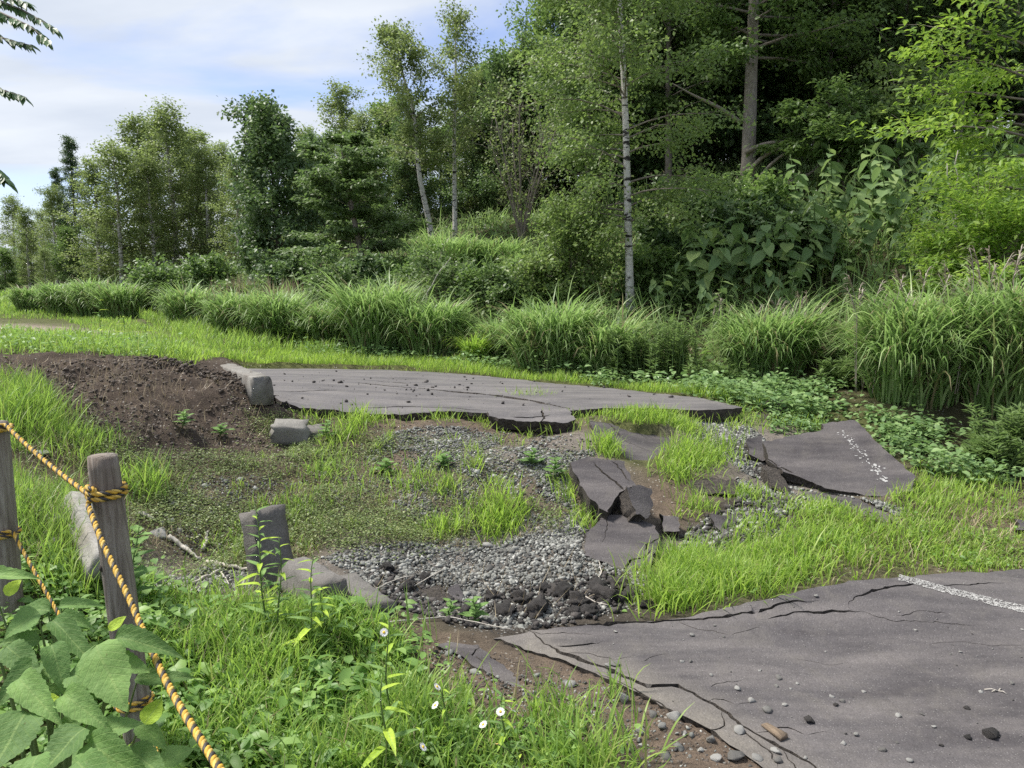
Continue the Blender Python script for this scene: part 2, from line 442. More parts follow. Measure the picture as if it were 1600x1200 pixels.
def plain(name, c, rough=0.6, nsc=60, var=0.3, bs=0.3):
    m, t, b, o = newmat(name)
    f = noise(t, nsc, 5, 0.6, objco(t))
    cc_ = ramp(t, f, [(0.25, tuple(x * (1 - var) for x in c)), (0.75, tuple(min(1, x * (1 + var)) for x in c))])
    t.links.new(cc_, b.inputs['Base Color']); b.inputs['Roughness'].default_value = rough
    bump(t, b, f, bs, 0.01)
    return m
M['rope_yellow'] = plain('yellow rope', (0.52, 0.31, 0.035), 0.75, 60, 0.45, 0.6)
M['rope_pale'] = plain('faded rope', (0.52, 0.36, 0.09), 0.75, 60, 0.45, 0.6)
M['rope_black'] = plain('black rope', (0.035, 0.03, 0.028), 0.6, 160, 0.4)
M['petal'] = plain('white petal', (0.82, 0.82, 0.82), 0.6, 20, 0.05)
M['disc'] = plain('yellow disc', (0.75, 0.5, 0.05), 0.7, 80, 0.2)
M['paint'] = plain('worn white paint', (0.36, 0.355, 0.345), 0.8, 30, 0.4)

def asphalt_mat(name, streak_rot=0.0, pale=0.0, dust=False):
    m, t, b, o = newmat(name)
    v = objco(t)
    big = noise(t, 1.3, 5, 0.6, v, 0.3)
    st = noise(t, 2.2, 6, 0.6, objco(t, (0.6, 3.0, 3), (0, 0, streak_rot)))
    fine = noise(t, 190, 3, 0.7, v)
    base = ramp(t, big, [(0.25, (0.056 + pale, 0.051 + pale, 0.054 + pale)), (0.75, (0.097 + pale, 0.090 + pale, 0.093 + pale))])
    base = mixc(t, ramp(t, st, [(0.42, (0, 0, 0)), (0.70, (0.75, 0.75, 0.75))]), base, (0.155 + pale, 0.141 + pale, 0.138 + pale))
    if dust:
        base = mixc(t, mixc(t, 1.0, attr(t, 'dust').outputs['Fac'], ramp(t, noise(t, 5, 6, 0.65, v), [(0.3, (0.3, 0.3, 0.3)), (0.6, (1, 1, 1))]), 'MULTIPLY'), base, (0.165, 0.150, 0.132))
    base = mixc(t, ramp(t, st, [(0.26, (0.55, 0.55, 0.55)), (0.42, (0, 0, 0))]), base, (0.046 + pale, 0.040 + pale, 0.043 + pale))
    ag = N(t, 'ShaderNodeTexVoronoi'); ag.inputs['Scale'].default_value = 95; t.links.new(v, ag.inputs['Vector'])
    spk = ramp(t, ag.outputs['Distance'], [(0.05, (1, 1, 1)), (0.26, (0, 0, 0))])
    ac = N(t, 'ShaderNodeSeparateColor'); t.links.new(ag.outputs['Color'], ac.inputs[0])
    rare = ramp(t, ac.outputs[0], [(0.45, (0, 0, 0)), (0.6, (1, 1, 1))])
    spk = mixc(t, 1.0, spk, rare, 'MULTIPLY')
    base = mixc(t, mixc(t, 1.0, spk, (0.8, 0.8, 0.8), 'MULTIPLY'), base, (0.27, 0.265, 0.255))
    sta = ramp(t, noise(t, 4.5, 7, 0.68, v, 0.6), [(0.50, (0, 0, 0)), (0.68, (0.5, 0.5, 0.5))]); base = mixc(t, sta, base, (0.130 + pale, 0.119 + pale, 0.110 + pale))
    grn = noise(t, 34, 5, 0.75, v); base = mixc(t, 0.5, base, ramp(t, grn, [(0.3, (0.72, 0.72, 0.72)), (0.7, (1.3, 1.3, 1.3))]), 'MULTIPLY')
    base = mixc(t, 0.55, base, ramp(t, fine, [(0.25, (0.45, 0.45, 0.45)), (0.75, (1.5, 1.5, 1.5))]), 'MULTIPLY')
    t.links.new(base, b.inputs['Base Color'])
    b.inputs['Roughness'].default_value = 0.78; b.inputs['Specular IOR Level'].default_value = 0.3
    h = mixc(t, 0.45, mixc(t, 0.22, fine, grn), ag.outputs['Distance'])
    bump(t, b, h, 0.42, 0.010)
    return m
M['asphalt'] = asphalt_mat('asphalt', 0.25, 0.0, True)
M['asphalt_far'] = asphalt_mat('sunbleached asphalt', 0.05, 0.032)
M['asphalt_chunk'] = asphalt_mat('broken asphalt', 0.9, -0.012)
def crumb_mat():
    m, t, b, o = newmat('asphalt broken edge')
    f = noise(t, 55, 6, 0.7, objco(t))
    t.links.new(ramp(t, f, [(0.3, (0.022, 0.018, 0.016)), (0.5, (0.06, 0.05, 0.042)), (0.75, (0.14, 0.12, 0.10))]), b.inputs['Base Color'])
    b.inputs['Roughness'].default_value = 0.9; bump(t, b, f, 1.0, 0.03)
    return m
M['asphalt_edge'] = crumb_mat()
def concrete_mat(name, c, dirt=(0.1, 0.08, 0.065)):
    m, t, b, o = newmat(name)
    v = objco(t); f = noise(t, 7, 8, 0.65, v); g = noise(t, 110, 3, 0.7, v)
    cc_ = ramp(t, f, [(0.3, tuple(0.6 * x for x in c)), (0.55, c), (0.75, tuple(1.25 * x for x in c))])
    cc_ = mixc(t, ramp(t, noise(t, 3.2, 5, 0.6, v), [(0.5, (0, 0, 0)), (0.7, (0.7, 0.7, 0.7))]), cc_, dirt)
    cc_ = mixc(t, 0.5, cc_, ramp(t, g, [(0.3, (0.5, 0.5, 0.5)), (0.7, (1.4, 1.4, 1.4))]), 'MULTIPLY')
    t.links.new(cc_, b.inputs['Base Color']); b.inputs['Roughness'].default_value = 0.88
    bump(t, b, mixc(t, 0.5, f, g), 0.6, 0.015)
    return m
M['concrete'] = concrete_mat('grey concrete', (0.235, 0.225, 0.205))
M['concrete_dark'] = concrete_mat('dark stained concrete', (0.16, 0.15, 0.14), (0.085, 0.075, 0.065))
M['concrete_pale'] = concrete_mat('pale concrete', (0.29, 0.28, 0.258), (0.2, 0.17, 0.14))
def stone_mat(name, stops, nsc=40, bs=0.5):
    m, t, b, o = newmat(name)
    c = ramp(t, attr(t).outputs['Fac'], stops)
    f = noise(t, nsc, 5, 0.65, objco(t))
    c = mixc(t, 0.6, c, ramp(t, f, [(0.3, (0.6, 0.6, 0.6)), (0.7, (1.3, 1.3, 1.3))]), 'MULTIPLY')
    t.links.new(c, b.inputs['Base Color']); b.inputs['Roughness'].default_value = 0.85
    bump(t, b, f, bs, 0.01)
    return m
M['gravel'] = stone_mat('crushed stone', [(0, (0.04, 0.038, 0.036)), (0.25, (0.105, 0.104, 0.097)), (0.6, (0.178, 0.182, 0.168)), (0.88, (0.275, 0.278, 0.256)), (1, (0.44, 0.435, 0.41))])
M['black_stone'] = stone_mat('bitumen lump', [(0, (0.03, 0.027, 0.026)), (1, (0.085, 0.075, 0.07))], 60, 1.0)
M['clod'] = stone_mat('soil clod', [(0, (0.06, 0.047, 0.038)), (0.7, (0.10, 0.079, 0.063)), (0.93, (0.125, 0.102, 0.084)), (1, (0.25, 0.21, 0.17))])
M['road_stone'] = stone_mat('loose stone', [(0, (0.06, 0.056, 0.053)), (0.5, (0.16, 0.155, 0.145)), (1, (0.30, 0.295, 0.28))])

# ------------------------------------------------------------------ terrain
TYPES = {'soil': (0.140, 0.108, 0.083), 'mound': (0.078, 0.061, 0.049), 'grav': (0.185, 0.165, 0.145), 'litter': (0.060, 0.055, 0.028),
         'green': (0.085, 0.095, 0.035), 'dirt': (0.30, 0.245, 0.215), 'weedy': (0.10, 0.085, 0.055), 'dark': (0.06, 0.052, 0.045)}
CP = """-200,1200,2.3,green 0,1200,2.3,green 300,1200,2.35,green 800,1200,2.35,soil 900,1180,2.42,soil 1000,1160,2.5,soil 1200,1230,2.25,soil
300,1050,2.95,green 600,1050,2.95,green 760,1060,2.92,soil 850,1080,2.82,soil 300,960,3.45,green 560,965,3.4,green 700,1010,3.2,soil 650,960,3.75,dark
750,900,4.25,grav 750,850,4.7,grav 950,950,3.85,dark 900,870,4.4,grav 560,880,4.3,grav 430,915,3.95,grav 250,880,4.1,grav 330,900,3.95,grav
820,975,3.6,dark 1000,900,4.15,weedy
430,830,4.6,weedy 600,800,4.9,weedy 750,800,5.0,weedy 880,800,5.0,soil 400,750,5.2,weedy 600,720,5.6,soil 750,700,5.8,grav 880,700,5.8,grav
600,665,6.3,soil 750,665,6.3,soil 850,668,6.3,soil 450,690,6.0,mound 450,660,6.3,mound 330,650,6.2,mound 300,700,5.6,mound 370,800,4.8,weedy
0,552,6.8,mound 150,553,6.9,mound 250,565,6.9,mound 330,586,6.8,mound 385,612,6.5,mound 0,535,8.5,green 200,548,8,green 80,515,12,dirt
0,515,12,dirt 130,520,12,dirt 0,490,18,green 300,545,10,green 150,500,16,green 30,470,30,green 0,455,45,green 270,515,14,litter 430,540,12,litter
580,556,11.2,litter 700,560,10.8,litter 850,590,9.3,litter 1000,600,8.6,litter 1200,610,8.3,litter 400,565,10,green 700,568,10,green
900,595,8.6,green 1050,612,7.8,green 1150,628,7.2,green 1100,660,6.5,grav 1200,690,6.1,grav 1250,760,5.3,grav 1400,800,4.9,weedy
1330,665,6.8,green 1450,690,6.5,litter 1550,680,6.8,litter 1600,750,5.8,litter 1600,850,4.6,soil 1500,850,4.6,soil 1300,870,4.35,green 1100,900,4.1,green
1050,850,4.6,grav 1050,760,5.3,soil 1150,800,4.9,dark 1000,700,5.9,green 1000,660,6.4,green 950,830,4.75,grav
50,700,4.6,weedy 60,620,5.6,mound 150,650,5.6,mound 250,650,5.8,mound 150,750,4.6,weedy 250,750,4.9,weedy 250,820,4.4,weedy 50,800,3.7,green
50,900,3.2,green 130,900,3.4,green 400,480,17,litter 500,480,15,litter 300,450,24,litter 100,440,40,litter 600,430,18,litter 680,390,19,litter
750,365,19,litter 750,450,14,litter 850,500,12,litter 850,390,17,litter 960,500,11.5,litter 1000,400,16,litter 1165,300,17,litter 1150,480,11.5,litter
1300,480,11,litter 1300,270,18,litter 1450,280,17,litter 1500,400,11,litter 1600,430,9.5,litter 1600,560,7.5,litter 1600,300,14,litter
1900,700,6.5,litter 1900,500,8.5,litter"""
cps, cpz, cpt = [], [], []
for tok in CP.split():
    a = tok.split(','); p = P(float(a[0]), float(a[1]), float(a[2]))
    cps.append(p[:2]); cpz.append(p[2]); cpt.append(a[3])
for x, y, z, k in [(0, 0, 0, 'green'), (-2, 0, 0.02, 'green'), (2, 0, 0, 'soil'), (0, -4, 0, 'green'), (-5, 1, 0.2, 'green'), (-5, -4, 0.2, 'green'), (5, -4, 0, 'soil'), (5, 2, 0, 'soil'), (2.2, 3.2, -0.04, 'soil'), (4, 3.4, -0.02, 'soil'),
                   (-8, 4, 0.9, 'green'), (-12, 10, 1.0, 'green'), (-20, 20, 0.9, 'green'), (9, 30, 6.2, 'litter'), (0, 30, 4.6, 'litter'), (-8, 30, 2.6, 'litter'), (-25, 42, 1.4, 'litter'), (20, 28, 7, 'litter'), (14, 14, 4.5, 'litter'), (9, 4, 0.4, 'litter'),
                   (0, 45, 6.5, 'litter'), (20, 45, 9, 'litter'), (-40, 60, 1.5, 'litter'), (-20, 60, 3.5, 'litter')]:
    cps.append((x, y)); cpz.append(z); cpt.append(k)
cps = np.array(cps)
TER = RBF(cps, cpz, 0.3)
def H0(x, y):
    x = np.asarray(x, float); y = np.asarray(y, float)
    return TER(np.clip(x, -45, 22), np.clip(y, -5, 60))

# ------------------------------------------------------------------ road surfaces
# near road sheet
NR = [(770, 996, -.03), (830, 986, -.01), (900, 978, 0.0), (1000, 971, 0.0), (1060, 965, 0.0), (1120, 951, .035), (1200, 935, .075), (1290, 914, .11), (1380, 904, .10), (1450, 897, .08), (1540, 893, .06), (1600, 888, .05)]
def Pz(u, v, z):
    lo = P(u, v, 1.0)
    return P(u, v, (CAMZ - z) / (CAMZ - lo[2]))
nr_top = [Pz(*q) for q in NR]
nr_low = [Pz(*q) for q in [(1200, 1200, 0), (1130, 1152, 0), (1060, 1112, 0), (1000, 1082, 0), (930, 1052, -.005), (870, 1030, -.01), (800, 1008, -.03)]]
nr_mid = [Pz(*q) for q in [(1300, 1000, .0), (1500, 1000, .02), (1600, 1050, .0), (1400, 1100, -.02), (1200, 1080, -.01), (1100, 1010, 0.0), (1250, 960, .045), (1450, 940, .07), (1600, 930, .05)]]
nr_out = [np.array(q) for q in [(4.2, 4.1, 0.05), (5.5, 3.6, 0.0), (5.5, 0.5, -0.02), (1.6, 0.6, -0.02), (0.95, 1.7, -0.01)]]
nr_ctrl = np.array(nr_top + nr_out + nr_low + nr_mid)
NRS = RBF(nr_ctrl[:, :2], nr_ctrl[:, 2], 0.25)
def near_surf(x, y):
    return NRS(x, y) + 0.004 * fbm(np.asarray(x) * 1.1, np.asarray(y) * 1.1, 5, 2)
NEAR_POLY = [p[:2] for p in nr_top + nr_out + nr_low]
# upper road sheet
UR = [(436, 626, 6.62), (470, 637, 6.5), (520, 641, 6.46), (560, 646, 6.42), (640, 646, 6.42), (700, 642, 6.47), (760, 645, 6.43), (800, 645, 6.44), (850, 645, 6.45), (880, 644, 6.46), (900, 640, 6.55), (950, 638, 6.58), (1050, 640, 6.55), (1100, 641, 6.55), (1158, 637, 6.62),
      (1100, 623, 7.15), (1000, 612, 7.65), (900, 602, 8.2), (800, 592, 8.7), (700, 583, 9.2), (600, 578, 9.5), (500, 576, 9.6), (420, 576, 9.6), (300, 574, 9.6), (330, 582, 8.8), (400, 606, 7.2)]
ur = np.array([P(*q) for q in UR])
URS = RBF(ur[:, :2], ur[:, 2], 0.4)
def upper_surf(x, y):
    return URS(x, y) + 0.010 * fbm(np.asarray(x) * 1.3, np.asarray(y) * 1.3, 9, 3)
UPPER_POLY = [p[:2] for p in ur]

def plane_frame(pts):
    pts = np.asarray(pts, float); c = pts.mean(0)
    u_, s_, vt = np.linalg.svd(pts - c); n = vt[2]
    if n[2] < 0: n = -n
    e1 = np.array((1.0, 0, 0)); e1 = unit(e1 - n * (e1 @ n)); e2 = np.cross(n, e1)
    return c, e1, e2, n
# outlines of the broken slabs (picture point and distance), known here so that the soil lies below them
CHUNKS = [
    [(1192, 690, 5.75), (1240, 684, 5.82), (1285, 672, 5.9), (1282, 662, 5.98), (1335, 653, 5.95), (1362, 678, 5.75), (1398, 715, 5.5), (1430, 745, 5.3), (1425, 768, 5.18), (1370, 775, 5.12), (1290, 760, 5.2), (1225, 735, 5.4), (1200, 718, 5.54)],
    [(892, 722, 5.22), (920, 716, 5.28), (975, 722, 5.26), (992, 755, 5.02), (968, 768, 4.92), (948, 799, 4.72), (935, 792, 4.76), (905, 757, 4.98)],
    [(976, 764, 4.86), (1000, 752, 4.92), (1016, 764, 4.96), (1020, 790, 4.84), (1008, 812, 4.70), (994, 802, 4.68), (984, 782, 4.76)],
    [(918, 835, 4.58), (945, 803, 4.84), (985, 802, 4.85), (1025, 822, 4.7), (1030, 842, 4.55), (1015, 880, 4.28), (985, 890, 4.2), (960, 885, 4.23), (912, 868, 4.34)],
    [(922, 655, 6.3), (955, 662, 6.28), (985, 676, 6.2), (1020, 682, 6.25), (1058, 685, 6.2), (1040, 705, 5.85), (1012, 732, 5.6), (985, 726, 5.6), (960, 700, 5.85), (928, 680, 6.0)],
    [(1255, 768, 5.25), (1290, 768, 5.22), (1340, 780, 5.1), (1405, 812, 4.8), (1385, 818, 4.76), (1310, 794, 4.98), (1262, 782, 5.12)],
    [(680, 1006, 3.19), (705, 1000, 3.23), (748, 1006, 3.21), (775, 1030, 3.08), (800, 1055, 2.95), (825, 1078, 2.83), (800, 1076, 2.83), (760, 1048, 2.96), (715, 1022, 3.1)],
    [(762, 643, 6.36), (830, 641, 6.42), (888, 642, 6.42), (900, 655, 6.2), (880, 660, 6.14), (830, 659, 6.16), (780, 654, 6.24)],
    [(1166, 702, 5.95), (1190, 695, 6.02), (1203, 712, 5.9), (1192, 722, 5.78), (1170, 716, 5.82)],
    [(1078, 762, 5.35), (1110, 758, 5.4), (1150, 764, 5.35), (1148, 776, 5.22), (1085, 776, 5.22)],
    [(1180, 640, 6.75), (1215, 638, 6.8), (1232, 648, 6.65), (1205, 656, 6.55), (1182, 652, 6.6)],
    [(652, 938, 3.82), (690, 930, 3.88), (702, 945, 3.78), (660, 960, 3.68)],
    [(698, 934, 3.85), (716, 928, 3.88), (722, 940, 3.78), (708, 948, 3.74)],
    [(1030, 815, 4.95), (1060, 822, 4.9), (1062, 838, 4.75), (1035, 836, 4.78)],
    [(1110, 820, 4.85), (1160, 815, 4.9), (1185, 832, 4.75), (1130, 845, 4.62)],
    [(1588, 826, 4.75), (1625, 824, 4.78), (1630, 834, 4.66), (1592, 836, 4.66)],
    [(1190, 742, 5.6), (1215, 748, 5.55), (1235, 772, 5.25), (1205, 765, 5.3)]]
FOOT = []
for oc in CHUNKS[:8]:
    q_ = np.array([P(*a) for a in oc]); c_, _, _, n_ = plane_frame(q_)
    if n_[2] > 0.35: FOOT.append((q_[:, :2], (c_, n_)))

def H(x, y, rough=True):
    x = np.asarray(x, float); y = np.asarray(y, float)
    z = H0(x, y)
    if rough:
        near = np.clip(1.4 - y / 40, 0.2, 1)
        z = z + near * (0.07 * fbm(x * 1.1, y * 1.1, 3, 3) + 0.018 * fbm(x * 6, y * 6, 4, 3))
        mm = np.exp(-(((x + 3.2) / 1.7) ** 2 + ((y - 6.0) / 1.1) ** 2))
        z = z + mm * (0.11 * fbm(x * 2.6 + y, y * 5.0, 6, 4, 0.6) + 0.05 * fbm(x * 11, y * 17, 8, 3, 0.65))
    for poly, sf, th, mg in ((NEAR_POLY, near_surf, 0.03, 0.0), (UPPER_POLY, upper_surf, 0.10, 0.05)):
        pa = np.asarray(poly)
        bb = (x > pa[:, 0].min() - .2) & (x < pa[:, 0].max() + .2) & (y > pa[:, 1].min() - .2) & (y < pa[:, 1].max() + .2)
        if not bb.any(): continue
        xi, yi = x[bb] if x.ndim else x[None], y[bb] if y.ndim else y[None]
        ins = inside(poly, xi, yi); d, _ = segdist(poly, xi, yi)
        zs = sf(xi, yi)
        cap = np.where(ins, zs - th, np.where(d < mg * 1.5, zs - th * 0.6, 1e9))
        if mg == 0: cap = np.where(ins, zs - 0.012 - np.minimum(d * 0.4, 0.05), 1e9)
        zi = z[bb] if z.ndim else z[None]
        zi = np.minimum(zi, cap)
        if mg == 0:
            wv_ = np.where(~ins & (yi < 3.3) & (xi < 1.3), np.clip(1.2 - d / 0.22, 0, 1), 0); zi = zi + (zs - 0.006 - zi) * wv_
        if z.ndim: z[bb] = zi
        else: z = zi[0]
    for poly, (c, n) in FOOT:
        bb = (x > poly[:, 0].min()) & (x < poly[:, 0].max()) & (y > poly[:, 1].min()) & (y < poly[:, 1].max())
        if not bb.any(): continue
        xi, yi = x[bb], y[bb]; ins = inside(poly, xi, yi)
        zp = c[2] - (n[0] * (xi - c[0]) + n[1] * (yi - c[1])) / n[2] - 0.025
        zi = z[bb]; z[bb] = np.where(ins, np.minimum(zi, zp), zi)
    return z
def onslab(x, y):
    r = inside(NEAR_POLY, x, y) | inside(UPPER_POLY, x, y)
    for poly, _ in FOOT: r |= inside(poly, x, y)
    return r
def hit(u, v, surf=None, y0=1.2, y1=70):
    Ys = y0 * (y1 / y0) ** np.linspace(0, 1, 900)
    pts = np.array([P(u, v, 1.0)]); d = pts[0] - np.array((0, 0, CAMZ))
    X = d[0] * Ys; Z = CAMZ + d[2] * Ys
    f = Z - (surf or (lambda a, c: H(a, c, False)))(X, Ys)
    k = np.argmax(f < 0)
    if f[k] >= 0: k = len(Ys) - 1
    return np.array((X[k], Ys[k], Z[k]))

def spaced(lo, hi, fine_lo, fine_hi, step, grow):
    a = list(np.arange(fine_lo, fine_hi, step)); s = step; v = a[-1]
    while v < hi: s *= grow; v += s; a.append(v)
    s = step; v = fine_lo; pre = []
    while v > lo: s *= grow; v -= s; pre.append(v)
    return np.array(pre[::-1] + a)
gx = spaced(-420, 420, -4.6, 5.6, 0.032, 1.09)
gy = spaced(-60, 600, 2.1, 7.4, 0.030, 1.045)
GX, GY = np.meshgrid(gx, gy)
GZ = H(GX, GY)
V = np.stack([GX, GY, GZ], -1).reshape(-1, 3)
nx, ny = len(gx), len(gy)
ii = (np.arange(ny - 1)[:, None] * nx + np.arange(nx - 1)[None]).ravel()
Q = np.c_[ii, ii + 1, ii + nx + 1, ii + nx]
tcol = np.array([TYPES[k] for k in cpt])
C = np.zeros((len(V), 3))
wx = V[:, 0] + 0.35 * fbm(V[:, 0] * 1.7, V[:, 1] * 1.7, 21, 3); wy = V[:, 1] + 0.35 * fbm(V[:, 0] * 1.7, V[:, 1] * 1.7, 31, 3)
for i in range(0, len(V), 20000):
    d2 = (wx[i:i + 20000, None] - cps[None, :, 0]) ** 2 + (wy[i:i + 20000, None] - cps[None, :, 1]) ** 2
    w = 1 / (d2 + 0.02) ** 2
    C[i:i + 20000] = (w @ tcol) / w.sum(1, keepdims=True)
m, t, b, o = newmat('ground')
ca = attr(t, 'soil')
v = objco(t)
f1 = noise(t, 9, 8, 0.7, v); f2 = noise(t, 90, 5, 0.7, v)
c = mixc(t, 0.8, ca.outputs['Color'], ramp(t, f1, [(0.28, (0.5, 0.5, 0.5)), (0.72, (1.45, 1.42, 1.4))]), 'MULTIPLY')
c = mixc(t, 0.75, c, ramp(t, f2, [(0.28, (0.5, 0.5, 0.5)), (0.72, (1.5, 1.5, 1.5))]), 'MULTIPLY')
vo = N(t, 'ShaderNodeTexVoronoi'); vo.inputs['Scale'].default_value = 42; t.links.new(v, vo.inputs['Vector'])
vs = N(t, 'ShaderNodeSeparateColor'); t.links.new(vo.outputs['Color'], vs.inputs[0])
k1 = mixc(t, 1.0, ramp(t, vo.outputs['Distance'], [(0.22, (1, 1, 1)), (0.3, (0, 0, 0))]), ramp(t, vs.outputs[0], [(0.86, (0, 0, 0)), (0.88, (1, 1, 1))]), 'MULTIPLY')
c = mixc(t, k1, c, (0.3, 0.28, 0.25))
t.links.new(c, b.inputs['Base Color']); b.inputs['Roughness'].default_value = 0.95; b.inputs['Specular IOR Level'].default_value = 0.15
bump(t, b, mixc(t, 0.5, f1, f2), 0.9, 0.03)
M['ground'] = m
gm = mesh('ground', V, Q, m, None, True)
at = gm.attributes.new('soil', 'FLOAT_COLOR', 'POINT'); at.data.foreach_set('color', np.c_[C, np.ones(len(C))].astype(np.float32).ravel())
ground = tag(link('ground', gm), 'uneven brown soil, gravel and grassy bank of the collapsed roadside', None, None, 'structure')

# ------------------------------------------------------------------ slabs
def densify(poly, step, amp, seed, closed=True):
    poly = np.asarray(poly, float); out = []
    n = len(poly); s = 0
    for i in range(n if closed else n - 1):
        a = poly[i]; b = poly[(i + 1) % n]; l = np.linalg.norm(b - a); k = max(1, int(l / step))
        nrm = np.array((-(b - a)[1], (b - a)[0])) / max(l, 1e-9)
        for j in range(k):
            q = a + (b - a) * j / k; ss = (s + l * j / k)
            off = amp * (1.2 * float(fbm(ss * 4, seed * 3.1, seed, 2)) + 1.0 * float(fbm(ss * 15, seed * 1.7, seed + 5, 2)) + 0.6 * RNG.uniform(-1, 1))
            if (not closed) and i == 0 and j == 0: off = 0
            out.append(q + nrm * off)
        s += l
    if not closed: out.append(poly[-1])
    return np.array(out)
def slab_mesh(name, poly, surf, thick, mat, grid=0.06, step=0.035, amp=0.012, cracks=(), seed=1, frame=None, edge_mat=None, keep=None):
    """solid sheet: outline in plane coords, top = surf(a,b), crack grooves cut in, ragged broken sides"""
    ol = densify(poly, step, amp, seed)
    vin = [Vector(p) for p in ol]; n0 = len(vin); faces = [list(range(n0))]; edges = []
    cinfo = []
    for pts, wid, dep in cracks:
        c_ = densify(pts, 0.022, 0.010, seed + 13 + len(cinfo), False)
        L_ = len(c_); tt = np.linspace(0, 1, L_)
        wv = wid * (0.35 + 0.9 * vnoise(tt * L_ * 0.16, seed + 2.0 + len(cinfo), 3)) * np.clip(np.minimum(tt, 1 - tt) * 6 + 0.12, 0, 1)
        tg = unit(np.gradient(c_, axis=0)); nn = np.stack([-tg[:, 1], tg[:, 0]], 1)
        cinfo.append((c_, wv, dep))
        for sgn in (-1, 0, 1):
            k0 = len(vin)
            vin += [Vector(p) for p in c_ + sgn * nn * (wv * 0.5)[:, None]]
            edges += [(k0 + i, k0 + i + 1) for i in range(L_ - 1)]
    lo = ol.min(0); hi = ol.max(0)
    ga, gb = np.meshgrid(np.arange(lo[0] + grid / 2, hi[0], grid), np.arange(lo[1] + grid / 2, hi[1], grid))
    ga = ga.ravel() + RNG.uniform(-.25, .25, ga.size) * grid; gb = gb.ravel() + RNG.uniform(-.25, .25, gb.size) * grid
    ok = inside(ol, ga, gb); ok[ok] = segdist(ol, ga[ok], gb[ok])[0] > step * 0.5
    if keep is not None: ok &= keep(ga, gb)
    for c_, wv, dep in cinfo:
        d, _ = segdist(c_, ga, gb, False); ok &= d > wv.max() * 0.5 + 0.008
    vin += [Vector(p) for p in np.c_[ga[ok], gb[ok]]]
    vo_, eo, fo, _, _, _ = delaunay_2d_cdt(vin, edges, faces, 1, 1e-6)
    V2 = np.array([(p[0], p[1]) for p in vo_]); F = np.array([f for f in fo if len(f) == 3])
    h = surf(V2[:, 0], V2[:, 1])
    for c_, wv, dep in cinfo:
        d, tt = segdist(c_, V2[:, 0], V2[:, 1], False)
        lw = np.interp(tt, np.linspace(0, 1, len(wv)), wv) * 0.5
        h = h - dep * np.clip(1 - d / np.maximum(lw * 0.95, 1e-4), 0, 1) ** 0.4 * np.clip(lw / 0.006, 0.15, 1)
    # boundary
    e = np.sort(np.concatenate([F[:, [0, 1]], F[:, [1, 2]], F[:, [2, 0]]]), 1)
    raw = np.concatenate([F[:, [0, 1]], F[:, [1, 2]], F[:, [2, 0]]])
    key = e[:, 0].astype(np.int64) * len(V2) + e[:, 1]
    uq, idx, cnt = np.unique(key, return_index=True, return_counts=True)
    be = raw[idx[cnt == 1]]
    bv = np.unique(be); remap = -np.ones(len(V2), int); remap[bv] = np.arange(len(bv))
    cen = V2.mean(0)
    levels = 4; Vs = [np.c_[V2, h]]
    for k in range(1, levels + 1):
        q = V2[bv].copy(); inn = unit(cen - q)
        off = 0.028 * k / levels + 0.030 * fbm(q[:, 0] * 13 + k * 5.1, q[:, 1] * 13 + k * 3.3, seed + 40, 3)
        q = q + inn * off[:, None]
        Vs.append(np.c_[q, h[bv] - thick * k / levels * (1 + 0.25 * fbm(q[:, 0] * 6, q[:, 1] * 6, seed + 50, 2))])
    bot = np.c_[V2, h - thick]; n = len(V2); nb = len(bv)
    Qs = []
    for k in range(levels):
        a0 = be[:, 0] if k == 0 else n + (k - 1) * nb + remap[be[:, 0]]
        a1 = be[:, 1] if k == 0 else n + (k - 1) * nb + remap[be[:, 1]]
        b0 = n + k * nb + remap[be[:, 0]]; b1 = n + k * nb + remap[be[:, 1]]
        Qs.append(np.c_[a1, a0, b0, b1])
    Vall = np.concatenate(Vs)
    cb = len(Vall); Vall = np.r_[Vall, [[*cen, h.mean() - thick]]]
    l0 = n + (levels - 1) * nb
    Tb = np.c_[l0 + remap[be[:, 1]], l0 + remap[be[:, 0]], np.full(len(be), cb)]
    if frame is not None:
        c0, e1, e2, nn = frame
        Vall = c0 + Vall[:, :1] * e1 + Vall[:, 1:2] * e2 + Vall[:, 2:3] * nn
    # orientation of top faces
    p0, p1, p2 = V2[F[0, 0]], V2[F[0, 1]], V2[F[0, 2]]
    org = Vall.mean(0) if frame is not None else np.zeros(3)
    me = mesh(name, Vall - org, [np.r_[F, Tb], np.concatenate(Qs)], mat, None, False)
    me.materials.append(edge_mat or M['asphalt_edge'])
    mi = np.zeros(len(F) + len(Tb) + sum(map(len, Qs)), np.int32); mi[len(F):] = 1
    # crack floors take the broken-edge material
    dep_tri = np.zeros(len(F), bool)
    for c_, wv, dep in cinfo:
        q = V2[F].mean(1); d, tt = segdist(c_, q[:, 0], q[:, 1], False)
        dep_tri |= d < np.interp(tt, np.linspace(0, 1, len(wv)), wv) * 0.5
    mi[:len(F)][dep_tri] = 1
    me.polygons.foreach_set('material_index', mi)
    sm = np.zeros(len(mi), bool); sm[:len(F)] = True
    me.polygons.foreach_set('use_smooth', sm)
    me.update()
    me.set_sharp_from_angle(angle=math.radians(24))
    return me, org
def px2(pts, surf):
    return [hit(u, v, surf)[:2] for u, v in pts]

